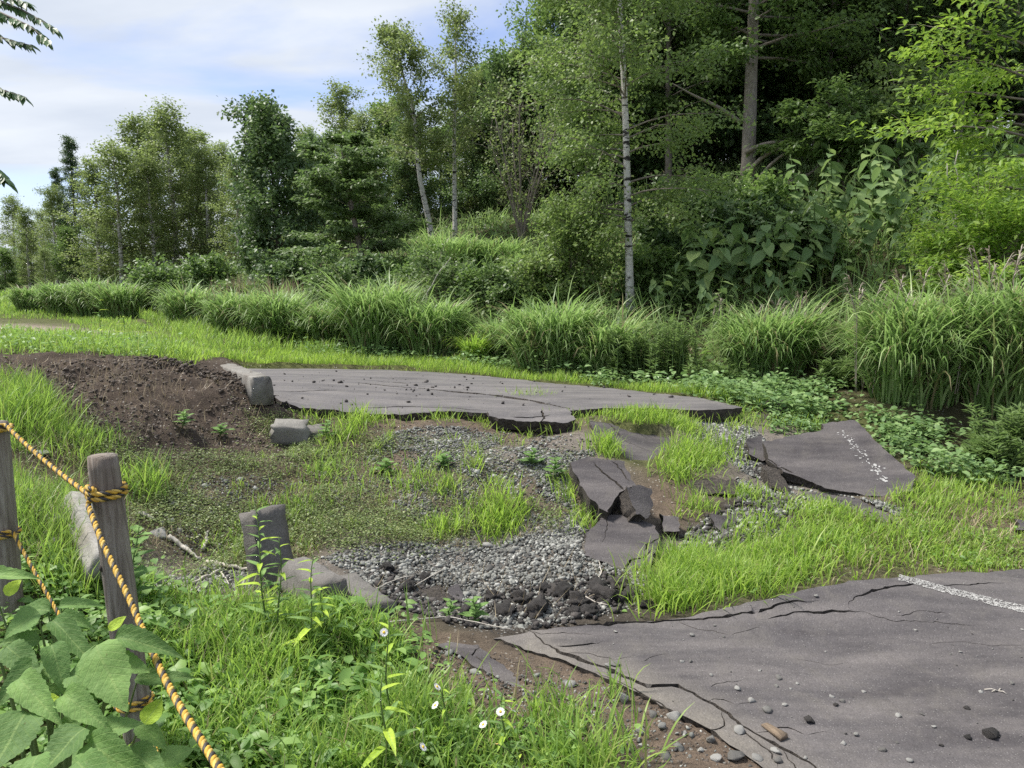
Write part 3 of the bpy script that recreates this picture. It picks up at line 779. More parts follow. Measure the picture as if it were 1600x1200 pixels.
CR_NEAR = [([(828, 988), (850, 1003), (880, 1022), (950, 1046), (1012, 1074), (1058, 1071), (1105, 1098), (1150, 1128), (1180, 1147), (1215, 1168), (1262, 1192), (1290, 1215)], 0.024, 0.06),
           ([(870, 1010), (900, 1008), (940, 1003)], 0.012, 0.03),
           ([(900, 980), (980, 975), (1060, 970), (1130, 965), (1190, 955), (1240, 944), (1272, 941)], 0.030, 0.06),
           ([(1200, 968), (1240, 958), (1300, 955), (1345, 958)], 0.018, 0.045),
           ([(1325, 945), (1365, 925), (1400, 915), (1470, 916), (1530, 912), (1570, 911)], 0.016, 0.045),
           ([(1400, 962), (1440, 958), (1480, 960)], 0.007, 0.03),
           ([(1128, 1112), (1135, 1128), (1125, 1140), (1100, 1146)], 0.006, 0.02),
           ([(1000, 1035), (1020, 1028), (1045, 1022)], 0.004, 0.02),
           ([(930, 1050), (990, 1078), (1050, 1110), (1090, 1150)], 0.008, 0.025),
           ([(1215, 1168), (1240, 1195), (1260, 1230)], 0.008, 0.03),
           ([(1110, 1075), (1130, 1068), (1160, 1065)], 0.004, 0.02),
           ([(1180, 1147), (1230, 1140), (1262, 1150), (1300, 1148)], 0.005, 0.02), ([(1150, 1128), (1165, 1150), (1200, 1172), (1215, 1200)], 0.006, 0.02), ([(880, 1022), (910, 1020), (960, 1030), (990, 1026)], 0.005, 0.02),
           ([(1105, 1098), (1130, 1096), (1150, 1102), (1180, 1098)], 0.004, 0.02), ([(1060, 970), (1090, 985), (1140, 990), (1190, 984)], 0.005, 0.02), ([(1345, 958), (1400, 975), (1470, 972), (1520, 980)], 0.005, 0.02), ([(1450, 1010), (1500, 1004), (1560, 1012), (1600, 1008)], 0.004, 0.02),
           ([(830, 988), (845, 992), (880, 990), (930, 992)], 0.006, 0.02), ([(1240, 1030), (1290, 1040), (1330, 1036)], 0.004, 0.015)]
NRF = lambda x, y: near_surf(x, y)
cr = [(px2(p, NRF), w, d) for p, w, d in CR_NEAR]
near_keep = lambda a, b_: (RNG.random(a.size) < 0.5) | ((b_ > 2.2) & (a < 3.6))
me, _ = slab_mesh('road', NEAR_POLY, near_surf, 0.085, M['asphalt'], 0.055, 0.035, 0.010, cr, 3, None)
vv = np.empty(len(me.vertices) * 3, np.float32); me.vertices.foreach_get('co', vv); vv = vv.reshape(-1, 3)
dd_, _ = segdist(np.array([p[:2] for p in nr_low]), vv[:, 0], vv[:, 1], False)
at = me.attributes.new('dust', 'FLOAT', 'POINT'); at.data.foreach_set('value', (np.clip(1.15 - dd_ / 0.20, 0, 1) ** 0.8).astype(np.float32))
road = tag(link('road', me), 'cracked dark asphalt road sheet in the right foreground', None, None, 'structure')
CR_UP = [([(555, 598), (610, 604), (660, 607), (705, 612), (770, 618), (830, 626), (905, 642)], 0.075, 0.07), ([(420, 612), (470, 612), (530, 610)], 0.03, 0.03),
         ([(560, 638), (620, 636), (700, 638), (760, 642)], 0.028, 0.04), ([(590, 596), (640, 600)], 0.04, 0.04)]
crp = [(px2(p, upper_surf), w, d) for p, w, d in CR_UP]
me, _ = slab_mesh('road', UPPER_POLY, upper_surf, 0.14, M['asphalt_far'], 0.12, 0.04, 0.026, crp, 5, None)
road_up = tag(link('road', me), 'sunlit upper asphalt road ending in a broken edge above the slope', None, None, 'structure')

def chunk(name, outline, thick, label, cat, mat='asphalt_chunk', cracks=(), seed=1, amp=0.014, wav=0.008, grid=0.05, step=0.03, group=None):
    if outline in CHUNKS[:8]: pts = np.array([P(*q) for q in outline])
    else:
        pts = np.array([hit(q[0], q[1]) for q in outline]); tl = pts.mean(0); pts[:, 2] += 0.045 + (pts[:, 1] - tl[1]) * 0.25 + (pts[:, 0] - tl[0]) * RNG.uniform(-.2, .2)
    fr = plane_frame(pts); c, e1, e2, n = fr
    loc = np.stack([(pts - c) @ e1, (pts - c) @ e2], 1); res = (pts - c) @ n
    rb = RBF(loc, res * (0.0 if outline in CHUNKS[1:4] else 0.35), 0.15) if len(pts) > 4 else (lambda a, b_: 0 * a)
    sf = lambda a, b_: rb(a, b_) + wav * fbm(np.asarray(a) * 4, np.asarray(b_) * 4, seed, 3)
    def on(u, v):
        d = P(u, v, 1.0) - np.array((0, 0, CAMZ)); o_ = np.array((0, 0, CAMZ))
        q = o_ + d * ((c - o_) @ n) / (d @ n)
        return np.array(((q - c) @ e1, (q - c) @ e2))
    cks = [([on(u, v) for u, v in p], w, d) for p, w, d in cracks]
    me, org = slab_mesh(name, loc, sf, thick, M[mat], grid, step, amp, cks, seed, fr)
    o = tag(link(name, me, None, tuple(org)), label, cat, group)
    return o, on, sf, fr, org
def flakes(parent, org, fr, sf, pts2, size, name='worn_paint', lift=0.0025):
    g = Geo()
    for q, s in zip(pts2, size):
        k = 7; th = np.sort(RNG.uniform(0, 2 * PI, k)); rr = s * RNG.uniform(0.35, 1.0, k)
        a = q[0] + rr * np.cos(th); b_ = q[1] + rr * np.sin(th) * 0.8
        aa = np.r_[q[0], a]; bb = np.r_[q[1], b_]; h = sf(aa, bb) + lift
        V = np.c_[aa, bb, h]
        if fr is not None:
            c, e1, e2, n = fr; V = c + V[:, :1] * e1 + V[:, 1:2] * e2 + V[:, 2:3] * n
        j = np.arange(k); g.add(V - org, np.c_[np.zeros(k, int), 1 + j, 1 + (j + 1) % k])
    return link(name, g.mesh(name, M['paint']), parent)
# white line on the near road
a = hit(1405, 903, NRF)[:2]; b_ = hit(1640, 962, NRF)[:2]; e_ = hit(1440, 903, NRF)[:2]
nL = 1500; s = RNG.random(nL); pp = a[None] + (b_ - a)[None] * s[:, None]; dn = unit(b_ - a); pn = np.array((-dn[1], dn[0]))
pp = pp + pn * RNG.uniform(-0.045, 0.045, nL)[:, None]
flakes(road, np.zeros(3), None, near_surf, pp, RNG.uniform(0.003, 0.0095, nL), 'line_marking', 0.003)

G_SL = 'broken asphalt pieces in the slump'
big, on, sf, fr, org = chunk('asphalt_slab', CHUNKS[0],
    0.13, 'large tilted asphalt slab with a row of white paint flecks', 'slab', 'asphalt_chunk', [([(1196, 712), (1215, 728), (1240, 740)], 0.02, 0.05)], 11, 0.012, group=G_SL)
s = RNG.random(85); a = on(1312, 672); b_ = on(1385, 752)
flakes(big, org, fr, sf, a + (b_ - a) * s[:, None] + RNG.normal(0, 0.022, (85, 2)), RNG.uniform(0.006, 0.02, 85) * (0.6 + 0.6 * s))
chunk('asphalt_slab', CHUNKS[1], 0.20,
      'dark humped asphalt slab split by a long crack, above the flat square piece', 'slab', cracks=[([(925, 722), (945, 740), (962, 752), (975, 765)], 0.025, 0.05), ([(955, 722), (970, 733), (985, 752)], 0.012, 0.03)], seed=12, wav=0.02, group=G_SL)
chunk('asphalt_chunk', CHUNKS[2], 0.16,
      'upright asphalt lump wedged beside the humped split slab', 'chunk', seed=13, wav=0.004, amp=0.022, grid=0.03, group=G_SL)
chunk('asphalt_slab', CHUNKS[3], 0.11,
      'flat squarish asphalt slab with chipped lower corner beside bright grass', 'slab', cracks=[([(950, 808), (945, 830), (938, 850)], 0.006, 0.02), ([(1030, 840), (1010, 850), (1008, 862)], 0.01, 0.03), ([(975, 893), (985, 875), (1005, 870), (1018, 858)], 0.016, 0.05)], seed=14, wav=0.006, group=G_SL)
chunk('asphalt_slab', CHUNKS[4], 0.08,
      'brownish sunken asphalt slab just below the upper road edge', 'slab', cracks=[([(950, 662), (980, 690), (1015, 706)], 0.012, 0.04)], seed=15, wav=0.018, group=G_SL)
chunk('asphalt_slab', CHUNKS[5], 0.07,
      'long thin asphalt sliver lying edge-on below the tilted slab', 'slab', cracks=[([(1275, 772), (1330, 788), (1380, 810)], 0.012, 0.03)], seed=16, wav=0.012, grid=0.04, group=G_SL)
chunk('asphalt_slab', CHUNKS[6], 0.06,
      'narrow pointed asphalt strip broken off the near road corner', 'slab', cracks=[([(745, 1006), (738, 1022), (760, 1035), (775, 1036)], 0.007, 0.025)], seed=17, wav=0.005, grid=0.035, step=0.025, group=G_SL)
chunk('asphalt_slab', CHUNKS[7], 0.10,
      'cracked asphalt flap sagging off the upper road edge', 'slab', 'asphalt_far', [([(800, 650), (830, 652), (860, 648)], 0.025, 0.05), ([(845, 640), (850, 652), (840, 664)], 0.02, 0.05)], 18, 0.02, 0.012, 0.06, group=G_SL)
chunk('asphalt_chunk', CHUNKS[8], 0.12, 'crumbling asphalt lump at the left end of the tilted slab', 'chunk', seed=19, wav=0.03, grid=0.03, group=G_SL)
chunk('asphalt_chunk', CHUNKS[9], 0.10, 'low dark asphalt ledge sticking out of the soil mid slope', 'chunk', 'asphalt_edge', seed=20, wav=0.03, grid=0.03, group=G_SL)
chunk('asphalt_chunk', CHUNKS[10], 0.10, 'small mossy asphalt hump right of the upper road end', 'chunk', 'asphalt_edge', seed=21, wav=0.03, grid=0.03, group=G_SL)
chunk('asphalt_chunk', CHUNKS[11], 0.07, 'rectangular brown asphalt piece lying in the gravel pit', 'chunk', 'asphalt_edge', seed=22, wav=0.01, grid=0.03, step=0.02, group=G_SL)
chunk('asphalt_chunk', CHUNKS[12], 0.06, 'small squarish asphalt bit touching the rectangular piece in the pit', 'chunk', seed=23, wav=0.01, grid=0.03, step=0.02, group=G_SL)
chunk('asphalt_chunk', CHUNKS[13], 0.10, 'dark asphalt fragment against the right side of the flat square slab', 'chunk', seed=24, wav=0.02, grid=0.03, group=G_SL)
chunk('asphalt_chunk', CHUNKS[14], 0.09, 'half-buried dark asphalt fragment among grass in the right rubble', 'chunk', seed=25, wav=0.03, grid=0.03, group=G_SL)
chunk('asphalt_chunk', CHUNKS[15], 0.06, 'asphalt fragment in the soil at the right picture edge', 'chunk', seed=26, wav=0.01, grid=0.03, group=G_SL)
chunk('asphalt_chunk', CHUNKS[16], 0.09, 'dark asphalt fragment in the gravel left of the long sliver', 'chunk', 'asphalt_edge', seed=27, wav=0.03, grid=0.03, group=G_SL)

# ------------------------------------------------------------------ kerb stones
def kerb(label, p0, p1, up, w=0.17, h=0.2, mat='concrete', seed=1, bev=0.05, broken=0.02, side=0.0):
    """kerb block from p0 to p1 (centre line of its base) ; section with a sloped, rounded face; uneven broken ends"""
    p0 = np.asarray(p0, float); p1 = np.asarray(p1, float); ax = p1 - p0; Ln = np.linalg.norm(ax); ax = ax / Ln
    up = np.asarray(up, float); up = unit(up - ax * (up @ ax)); sd_ = np.cross(ax, up)
    prof = np.array([(-w / 2, 0), (-w / 2, h * 0.5), (-w / 2, h - 0.012), (-w / 2 + 0.012, h), (0, h), (w / 2 - bev - 0.01, h), (w / 2 - bev * 0.85, h - 0.008), (w / 2 - bev * 0.6, h - 0.032), (w / 2 - 0.012, h * 0.42), (w / 2, h * 0.3), (w / 2, 0), (0, 0)])
    k = len(prof); ns = max(6, int(Ln / 0.05)); g = Geo(); Vr = []
    for i in range(ns + 1):
        s_ = i / ns
        j = np.zeros((k, 3)); e = RNG.normal(0, 0.0026, (k, 2)) * (2.2 if i in (0, ns) else 1)
        al = s_ * Ln + (broken * RNG.uniform(-1, 1, k) if i in (0, ns) else 0)
        Vr.append(p0 + np.outer(np.broadcast_to(al, (k,)), ax) + np.outer(prof[:, 0] + e[:, 0], sd_) + np.outer(prof[:, 1] + e[:, 1], up))
    V = np.concatenate(Vr); i = np.arange(ns)[:, None]; j = np.arange(k)[None]; j2 = (j + 1) % k
    Q = np.stack([i * k + j, i * k + j2, (i + 1) * k + j2, (i + 1) * k + j], -1).reshape(-1, 4)
    V = np.r_[V, [Vr[0].mean(0) + ax * broken * 0.5], [Vr[-1].mean(0) - ax * broken * 0.5]]
    jj = np.arange(k); T = np.r_[np.c_[(jj + 1) % k, jj, np.full(k, len(V) - 2)], np.c_[ns * k + jj, ns * k + (jj + 1) % k, np.full(k, len(V) - 1)]]
    c = V.mean(0); g.add(V - c, T, Q)
    o = link('kerb_stone', g.mesh('kerb_stone', M[mat]), None, tuple(c))
    return tag(o, label, 'kerb stone', 'displaced kerb stones')
K = kerb
b0 = P(446, 935, 3.92); t0 = P(424, 792, 4.02)
K('dark kerb stone standing upright behind the near grass', b0, t0, (-0.40, -1.0, 0.12), 0.175, 0.16, 'concrete_dark', 1, 0.08, 0.010)
K('tilted dark kerb stone lying at the foot of the upright one', P(458, 912, 3.75), P(520, 950, 3.45), (0.1, -0.25, 1), 0.17, 0.13, 'concrete_dark', 2, 0.05, 0.012)
K('sloping dark kerb stone sinking into grass at the gravel pit edge', P(528, 925, 3.78), P(588, 975, 3.38), (0.25, -0.1, 1), 0.20, 0.09, 'concrete_dark', 3, 0.05, 0.015)
K('kerb stone end at the upper road corner, half buried in the dirt mound', P(413, 632, 6.42), P(312, 587, 8.2), (0, 0, 1), 0.19, 0.24, 'concrete', 4, 0.04, 0.02)
K('broken kerb block fallen below the upper road corner', P(425, 688, 6.02), P(478, 690, 6.1), (0.05, -0.35, 1), 0.17, 0.16, 'concrete', 5, 0.03, 0.03)
K('long pale kerb stone slanting down behind the round post', P(112, 800, 4.0), P(160, 905, 3.25), (0.35, 0, 1), 0.13, 0.12, 'concrete_pale', 6, 0.03, 0.012)
K('dark concrete lump beside the fallen kerb block', P(470, 690, 6.15), P(505, 686, 6.25), (0, -0.3, 1), 0.2, 0.10, 'concrete_dark', 7, 0.05, 0.03)

def rock_thing(name, u, v, wpx, label, cat, mat, group=None, surf=None, flat=0.6, r=None, sub=True, elong=1.0):
    p = hit(u, v, surf); s = wpx * p[1] / FPX * (0.85 if group == G_RS else 1)
    me = ROCKS[mat][random.randrange(len(ROCKS[mat]))]
    o = link(name, me, None, (p[0], p[1], (surf or H)(np.array([p[0]]), np.array([p[1]]))[0] + s * flat * 0.22))
    o.scale = (s * elong, s, s * flat); o.rotation_euler = (random.uniform(-.2, .2), random.uniform(-.2, .2), random.uniform(-0.5, 0.5) if elong > 1 else random.uniform(0, 6.28))
    return tag(o, label, cat, group)
def lumpmesh(mat, seed, r):
    v, tt = [np.array(q) for q in IV], [tuple(q) for q in IT]
    for _ in range(2):
        mids = {}; T2 = []
        def mid(a, b_):
            k = (min(a, b_), max(a, b_))
            if k not in mids: mids[k] = len(v); v.append(unit(v[a] + v[b_]))
            return mids[k]
        for a, b_, c in tt:
            x, y, z = mid(a, b_), mid(b_, c), mid(c, a); T2 += [(a, x, z), (b_, y, x), (c, z, y), (x, y, z)]
        tt = T2
    V = np.array(v); rg = np.random.default_rng(seed); d = np.ones(len(V))
    for _ in range(16): d += 0.075 * np.sin(V @ rg.normal(0, 5.5, 3) + rg.uniform(0, 6))
    V = V * (d * rg.uniform(0.88, 1.1, len(V)))[:, None] * rg.uniform(.6, 1.15, 3)
    return mesh('bitumen_lump', V * 0.55, np.array(tt), mat, np.clip(r + rg.uniform(-.2, .2, len(V)), 0, 1))
def rockmesh(mat, seed, r):
    V = []; T = []; v, tt = IV.copy(), IT
    # one subdivision for a chipped look
    mids = {}; v = list(map(np.array, v)); T2 = []
    def mid(a, b_):
        k = (min(a, b_), max(a, b_))
        if k not in mids: mids[k] = len(v); v.append(unit(v[a] + v[b_]))
        return mids[k]
    for a, b_, c in tt:
        x, y, z = mid(a, b_), mid(b_, c), mid(c, a); T2 += [(a, x, z), (b_, y, x), (c, z, y), (x, y, z)]
    v = np.array(v); rg = np.random.default_rng(seed)
    for _ in range(13):                     # chip flat facets off
        n = unit(rg.normal(size=3)); d = rg.uniform(0.38, 0.75); q = v @ n; v = v - np.outer(np.maximum(q - d, 0), n)
    v = v * (1 + rg.uniform(-0.07, 0.07, (len(v), 1)) * (2.6 if mat is M['black_stone'] else 1)) * 1.35
    return mesh('stone', v * 0.55, np.array(T2), mat, np.full(len(v), r))
ROCKS = {'road_stone': [rockmesh(M['road_stone'], i, 0.25 + 0.7 * (i / 8)) for i in range(9)], 'black_stone': [rockmesh(M['black_stone'], 50 + i, i / 6) for i in range(6)], 'lump': [lumpmesh(M['black_stone'], 150 + i, i / 6) for i in range(6)],
         'pale': [rockmesh(M['road_stone'], 70 + i, 0.9 + 0.02 * i) for i in range(4)]}
G_RS = 'loose stones on the near road'
LS = 'small loose grey stone lying on the near asphalt'
for u, v, s, k, lab in [(1080, 995, 10, 'road_stone', None), (962, 988, 7, 'road_stone', None), (1152, 1077, 15, 'pale', 'pale stone near the middle of the foreground crack'), (1173, 1097, 17, 'pale', 'whitish stone just right of the long foreground crack'), (1199, 1111, 19, 'road_stone', 'flat crumbly stone beside the wood chip'),
        (1266, 1128, 22, 'black_stone', 'black lump on the asphalt right of the wood chip'), (1217, 1062, 14, 'road_stone', None), (1300, 1090, 9, 'pale', None), (1305, 1103, 11, 'black_stone', None), (1317, 1097, 11, 'road_stone', None), (1405, 1120, 13, 'pale', None),
        (1338, 1150, 11, 'road_stone', None), (1318, 1163, 12, 'pale', None), (1548, 1151, 34, 'black_stone', 'long black lump near the right picture edge'), (1512, 1156, 14, 'black_stone', 'small black lump left of the long black one'), (1511, 1108, 10, 'black_stone', None), (1213, 1175, 19, 'pale', 'rounded pale stone below the wood chip'),
        (1157, 1145, 20, 'road_stone', 'angular grey stone left of the wood chip on the crack'), (1218, 1193, 17, 'road_stone', None), (1420, 1190, 13, 'road_stone', None), (1380, 1174, 15, 'road_stone', None), (1226, 1104, 10, 'road_stone', None), (1258, 1186, 9, 'pale', None), (962, 1041, 19, 'road_stone', 'grey stone on the road beside the soil margin crack'),
        (950, 1042, 11, 'road_stone', None), (1066, 1035, 9, 'pale', None), (1078, 1036, 8, 'road_stone', None), (1112, 1056, 7, 'road_stone', None), (1246, 1070, 8, 'pale', None), (1350, 1084, 9, 'pale', None), (1440, 1119, 9, 'road_stone', None), (1458, 1138, 8, 'road_stone', None), (1532, 1082, 10, 'pale', None), (1581, 1069, 10, 'road_stone', None),
        (1470, 1165, 9, 'black_stone', None), (1402, 1162, 7, 'road_stone', None), (1117, 978, 6, 'road_stone', None), (1131, 997, 6, 'road_stone', None), (1274, 932, 8, 'road_stone', None), (1431, 987, 6, 'pale', None), (1597, 985, 7, 'pale', None), (1500, 1020, 6, 'road_stone', None), (1485, 1025, 5, 'road_stone', None), (1290, 1020, 5, 'pale', None), (1187, 1050, 7, 'pale', None), (1214, 1073, 8, 'road_stone', None), (1236, 1078, 6, 'pale', None)]:
    rock_thing('stone', u, v, s, lab or LS, 'stone', k, G_RS, near_surf, 0.62, elong=1.35 if s > 25 else 1.0)
G_SS = 'stones along the soil margin of the near road'
for u, v, s, k, lab in [(1148, 1186, 30, 'road_stone', 'roundest large stone on the soil margin at the bottom edge'), (1180, 1192, 22, 'road_stone', None), (975, 1098, 20, 'road_stone', None), (930, 1110, 12, 'road_stone', None), (1000, 1140, 20, 'pale', None), (1020, 1120, 15, 'road_stone', None), (1055, 1122, 22, 'pale', 'pale angular stone at the soil edge of the road'), (1035, 1138, 16, 'road_stone', None), (890, 1072, 18, 'road_stone', None), (1110, 1160, 20, 'road_stone', None), (1095, 1175, 12, 'pale', None), (1040, 1105, 13, 'road_stone', None), (945, 1080, 9, 'pale', None),
        (870, 1025, 16, 'road_stone', None), (885, 1035, 18, 'pale', None), (858, 1022, 20, 'road_stone', None), (905, 1045, 13, 'road_stone', None), (1070, 1150, 10, 'road_stone', None), (1120, 1190, 16, 'road_stone', None), (760, 1085, 8, 'pale', None), (1000, 1110, 9, 'road_stone', None), (960, 1130, 9, 'road_stone', None), (985, 1160, 9, 'pale', None)]:
    rock_thing('stone', u, v, s, lab or 'grey stone lying on the bare soil beside the near road', 'stone', k, G_SS, None, 0.7)
rock_thing('stone', 250, 836, 30, 'pale flat stone among weeds right of the round post', 'stone', 'pale', None, None, 0.35)
rock_thing('stone', 90, 820, 34, 'broken pale concrete lump left of the slanting kerb stone', 'stone', 'pale', None, None, 0.5)
rock_thing('stone', 85, 850, 26, 'lower pale concrete lump in grass left of the slanting kerb stone', 'stone', 'pale', None, None, 0.5)
rock_thing('stone', 58, 705, 36, 'flat pale stone half covered by grass at upper left', 'stone', 'pale', None, None, 0.3)
rock_thing('stone', 765, 862, 16, 'greenish dark stone sitting on top of the gravel', 'stone', 'road_stone', None, None, 0.7)
G_BL = 'black bitumen lumps at the pit bottom'
for u, v, s in [(815, 945, 34), (840, 960, 40), (880, 935, 36), (905, 950, 40), (870, 930, 30), (935, 930, 34), (950, 945, 38), (790, 960, 34), (770, 940, 30), (730, 960, 30), (665, 915, 22), (640, 930, 26), (605, 905, 22), (920, 965, 30), (965, 920, 26), (985, 940, 28), (850, 925, 24), (895, 965, 26), (1090, 925, 30), (1015, 960, 24)]:
    rock_thing('bitumen_lump', u, v, s, 'black crumbly bitumen lump at the bottom of the gravel pit', 'rubble', 'lump', G_BL, None, 0.75)

# wood
def stick(label, pts, r0, mat='dead_wood', name='dead_branch', lift=0.012, cat='branch', group=None, tufts=0):
    q = np.array([hit(u, v) for u, v in pts]); q[:, 2] = H(q[:, 0], q[:, 1]) + lift
    tt = np.linspace(0, len(q) - 1, 4 * len(q)); q = np.stack([np.interp(tt, np.arange(len(q)), q[:, i]) for i in range(3)], 1)
    q += RNG.normal(0, r0 * 0.22, q.shape); c = q[0].copy(); g = Geo()
    tube(g, q - c, r0 * (1 - 0.45 * np.linspace(0, 1, len(q))) * RNG.uniform(0.85, 1.15, len(q)), 7)
    return tag(link(name, g.mesh(name, M[mat], True), None, tuple(c)), label, cat, group)
stick('short bleached branch highest right of the round post', [(218, 800), (240, 815)], 0.016)
stick('bleached stick slanting from the flat pale stone', [(262, 846), (285, 858), (312, 874)], 0.017)
stick('short pale stick standing out alone in weeds', [(318, 862), (326, 838)], 0.014)
stick('longest bleached branch lying towards the upright kerb stone', [(326, 878), (358, 888), (392, 893)], 0.015)
stick('pale forked twig just below the longest bleached branch', [(345, 890), (320, 905), (300, 915)], 0.011)
stick('thin bent twig beside the pale forked twig', [(345, 893), (352, 905), (358, 920)], 0.005)
for i, (p, l) in enumerate([([(560, 950), (620, 925), (650, 915)], 'thin dry twig across the dark kerb stone'), ([(600, 985), (700, 975), (800, 992)], 'long thin dry twig along the pit bottom'), ([(905, 935), (930, 950), (950, 958)], 'dry twig lying on black lumps in the pit'),
                            ([(925, 930), (940, 905), (935, 880)], 'dry twig leaning on the gravel below the square slab'), ([(690, 905), (640, 935)], 'thin dry twig left of the rectangular asphalt piece')]):
    stick(l, p, 0.004, 'dead_wood', 'dry_twig', 0.02, 'twig')
p = hit(1210, 1146, near_surf)
g = Geo()
gv = np.array([(-.022, -.05, 0), (.02, -.045, 0), (.012, .05, 0), (-.012, .055, 0), (-.02, -.048, .012), (.018, -.042, .016), (.010, .046, .010), (-.012, .05, .008), (0, 0, .018)])
g.add(gv, [(4, 5, 8), (5, 6, 8), (6, 7, 8), (7, 4, 8)], [(0, 1, 5, 4), (1, 2, 6, 5), (2, 3, 7, 6), (3, 0, 4, 7), (3, 2, 1, 0)])
o = tag(link('wood_chip', g.mesh('wood_chip', M['chip_wood']), None, (p[0], p[1], p[2] + 0.004)), 'brown wood chip lying on the long foreground crack', 'wood'); o.rotation_euler = (0, 0, 0.45)
p = hit(1560, 1082, near_surf); g = Geo()
for a_, l_ in ((2.9, .05), (0.6, .025), (-0.9, .03), (3.3, .03)):
    d = np.array((math.cos(a_), math.sin(a_), 0)); tube(g, [np.zeros(3), d * l_ * .5 + (0, 0, .006), d * l_], 0.0022, 5)
tag(link('dry_twig', g.mesh('dry_twig', M['dead_wood']), None, (p[0], p[1], p[2] + 0.006)), 'small forked dry twig on the asphalt at far right', 'twig')

# ------------------------------------------------------------------ fence posts and rope
def post(pt, pb, r, label):
    pt = np.asarray(pt); pb = np.asarray(pb); root = empty('wooden_post', pb, label, 'post', 'rope fence posts')
    ax = pt - pb; n = 26; k = 28; g = Geo(); V = []
    cracks_ = RNG.uniform(0, 2 * PI, 5)
    for i in range(n + 1):
        t_ = i / n; th = np.arange(k) * 2 * PI / k
        rr = r * (1.04 - 0.06 * t_) * (1 + 0.02 * fbm(np.cos(th) * 2 + 5, t_ * 6 + np.sin(th) * 2, 77, 2))
        for ca_ in cracks_:
            dd = np.abs((th - ca_ + PI) % (2 * PI) - PI); rr = rr - r * 0.07 * np.exp(-(dd / 0.12) ** 2) * (0.3 + 0.7 * float(vnoise(t_ * 3, ca_ * 9, 5)))
        if i == n: rr = rr * 0.94
        V.append(ax * t_ + np.stack([rr * np.cos(th), rr * np.sin(th), 0 * th], 1))
    V = np.concatenate(V); i = np.arange(n)[:, None]; j = np.arange(k)[None]; j2 = (j + 1) % k
    Q = np.stack([i * k + j, i * k + j2, (i + 1) * k + j2, (i + 1) * k + j], -1).reshape(-1, 4)
    V = np.r_[V, [ax + (0, 0, .004)]]; jj = np.arange(k); T = np.c_[n * k + jj, n * k + (jj + 1) % k, np.full(k, len(V) - 1)]
    g.add(V, T, Q); sh = link('shaft', g.mesh('shaft', M['post'], False), root)
    for f_, az_, s_ in ((0.42, -1.35, 0.014), (0.16, -1.75, 0.016), (0.66, -2.4, 0.012)):
        q = ax * f_ + np.array((math.cos(az_) * r * 0.99, math.sin(az_) * r * 0.99, 0)); g = Geo(); v = IV * np.array((s_, 0.006, s_ * 1.2))
        g.add(v @ np.array(Matrix.Rotation(az_ + PI / 2, 3, 'Z')).T + q, IT); link('knot', g.mesh('knot', M['knot'], True), root)
    return root
P2t, P2b = P(160, 712, 2.40), P(224, 1195, 2.40)
P1t, P1b = P(-10, 660, 2.95), P(22, 1040, 2.95)
P2b[2] = min(P2b[2], 0.0); P1b[2] = 0.05
post(P2t, P2b, 0.047, 'grey weathered round post with rope knotted near its top')
post(P1t, P1b, 0.052, 'dark wooden post cut off by the left picture edge')
P3 = np.array((-0.16, 0.42, 0.0)); P3t = np.array((-0.16, 0.42, 0.98))
post(P3t, P3, 0.05, 'wooden rope post standing by the camera')
def rope(name, path, rad, label, pitch=0.050, mats=('rope_yellow', 'rope_black', 'rope_pale')):
    path = np.asarray(path, float)
    d = np.r_[0, np.cumsum(np.linalg.norm(np.diff(path, axis=0), axis=1))]
    n = int(d[-1] / (pitch / 9)); s_ = np.linspace(0, d[-1], n); q = np.stack([np.interp(s_, d, path[:, i]) for i in range(3)], 1)
    for _ in range(6): q[1:-1] = 0.25 * q[:-2] + 0.5 * q[1:-1] + 0.25 * q[2:]
    t_ = unit(np.gradient(q, axis=0)); u_ = np.zeros_like(q); a = unit(np.cross(t_[0], (0.1, 0.2, 1.0))); u_[0] = a
    for i in range(1, n):
        a = a - t_[i] * (a @ t_[i]); a = unit(a); u_[i] = a
    w_ = np.cross(t_, u_); org = q[0].copy(); root = empty(name, org, label, 'rope', 'yellow and black barrier ropes')
    for k, mt in enumerate(mats):
        ph = 2 * PI * s_ / pitch + k * 2 * PI / 3
        c = q + rad * 0.48 * (np.cos(ph)[:, None] * u_ + np.sin(ph)[:, None] * w_)
        g = Geo(); tube(g, c - org, rad * 0.56 * (1 + 0.10 * fbm(s_ * 60, s_ * 0 + k * 9, 19, 2)), 7); link('strand', g.mesh('strand', M[mt], True), root)
    return root
def wrap(c, r, z, turns, a0, dz):
    th = a0 + np.linspace(0, turns * 2 * PI, int(26 * turns) + 2)
    return np.stack([c[0] + r * np.cos(th), c[1] + r * np.sin(th), z + dz * np.linspace(-.5, .5, len(th))], 1)
def sag(a, b_, s_, n=40):
    t_ = np.linspace(0, 1, n)[:, None]; q = a + (b_ - a) * t_; q[:, 2] -= 4 * s_ * (t_ * (1 - t_))[:, 0]; return q
def onpost(pt, pb, z): return pb + (pt - pb) * (z - pb[2]) / (pt[2] - pb[2])
RR = 0.0085
z2 = P(160, 771, 2.36)[2]; c2 = onpost(P2t, P2b, z2); z1 = P(0, 672, 2.9)[2]; c1 = onpost(P1t, P1b, z1)
rp = 0.047 + RR
w1 = wrap(c1, 0.052 + RR, z1, 1.6, 2.2, 0.03)
k2 = c2 + np.array((-rp * 0.85, -rp * 0.5, -0.004))
w2 = wrap(c2, rp, z2, 2.15, PI + 0.55, 0.036)
end = np.array((-0.20, 0.50, 0.66))
mid_ = P(262, 1075, 1.62); mid2 = P(342, 1200, 1.25)
lo_start = c2 + np.array((-rp * 0.75, -rp * 0.75, -0.035))
dn_ = [lo_start, P(160, 850, 2.16), P(200, 930, 1.98), mid_, mid2, P(400, 1290, 1.0), end]
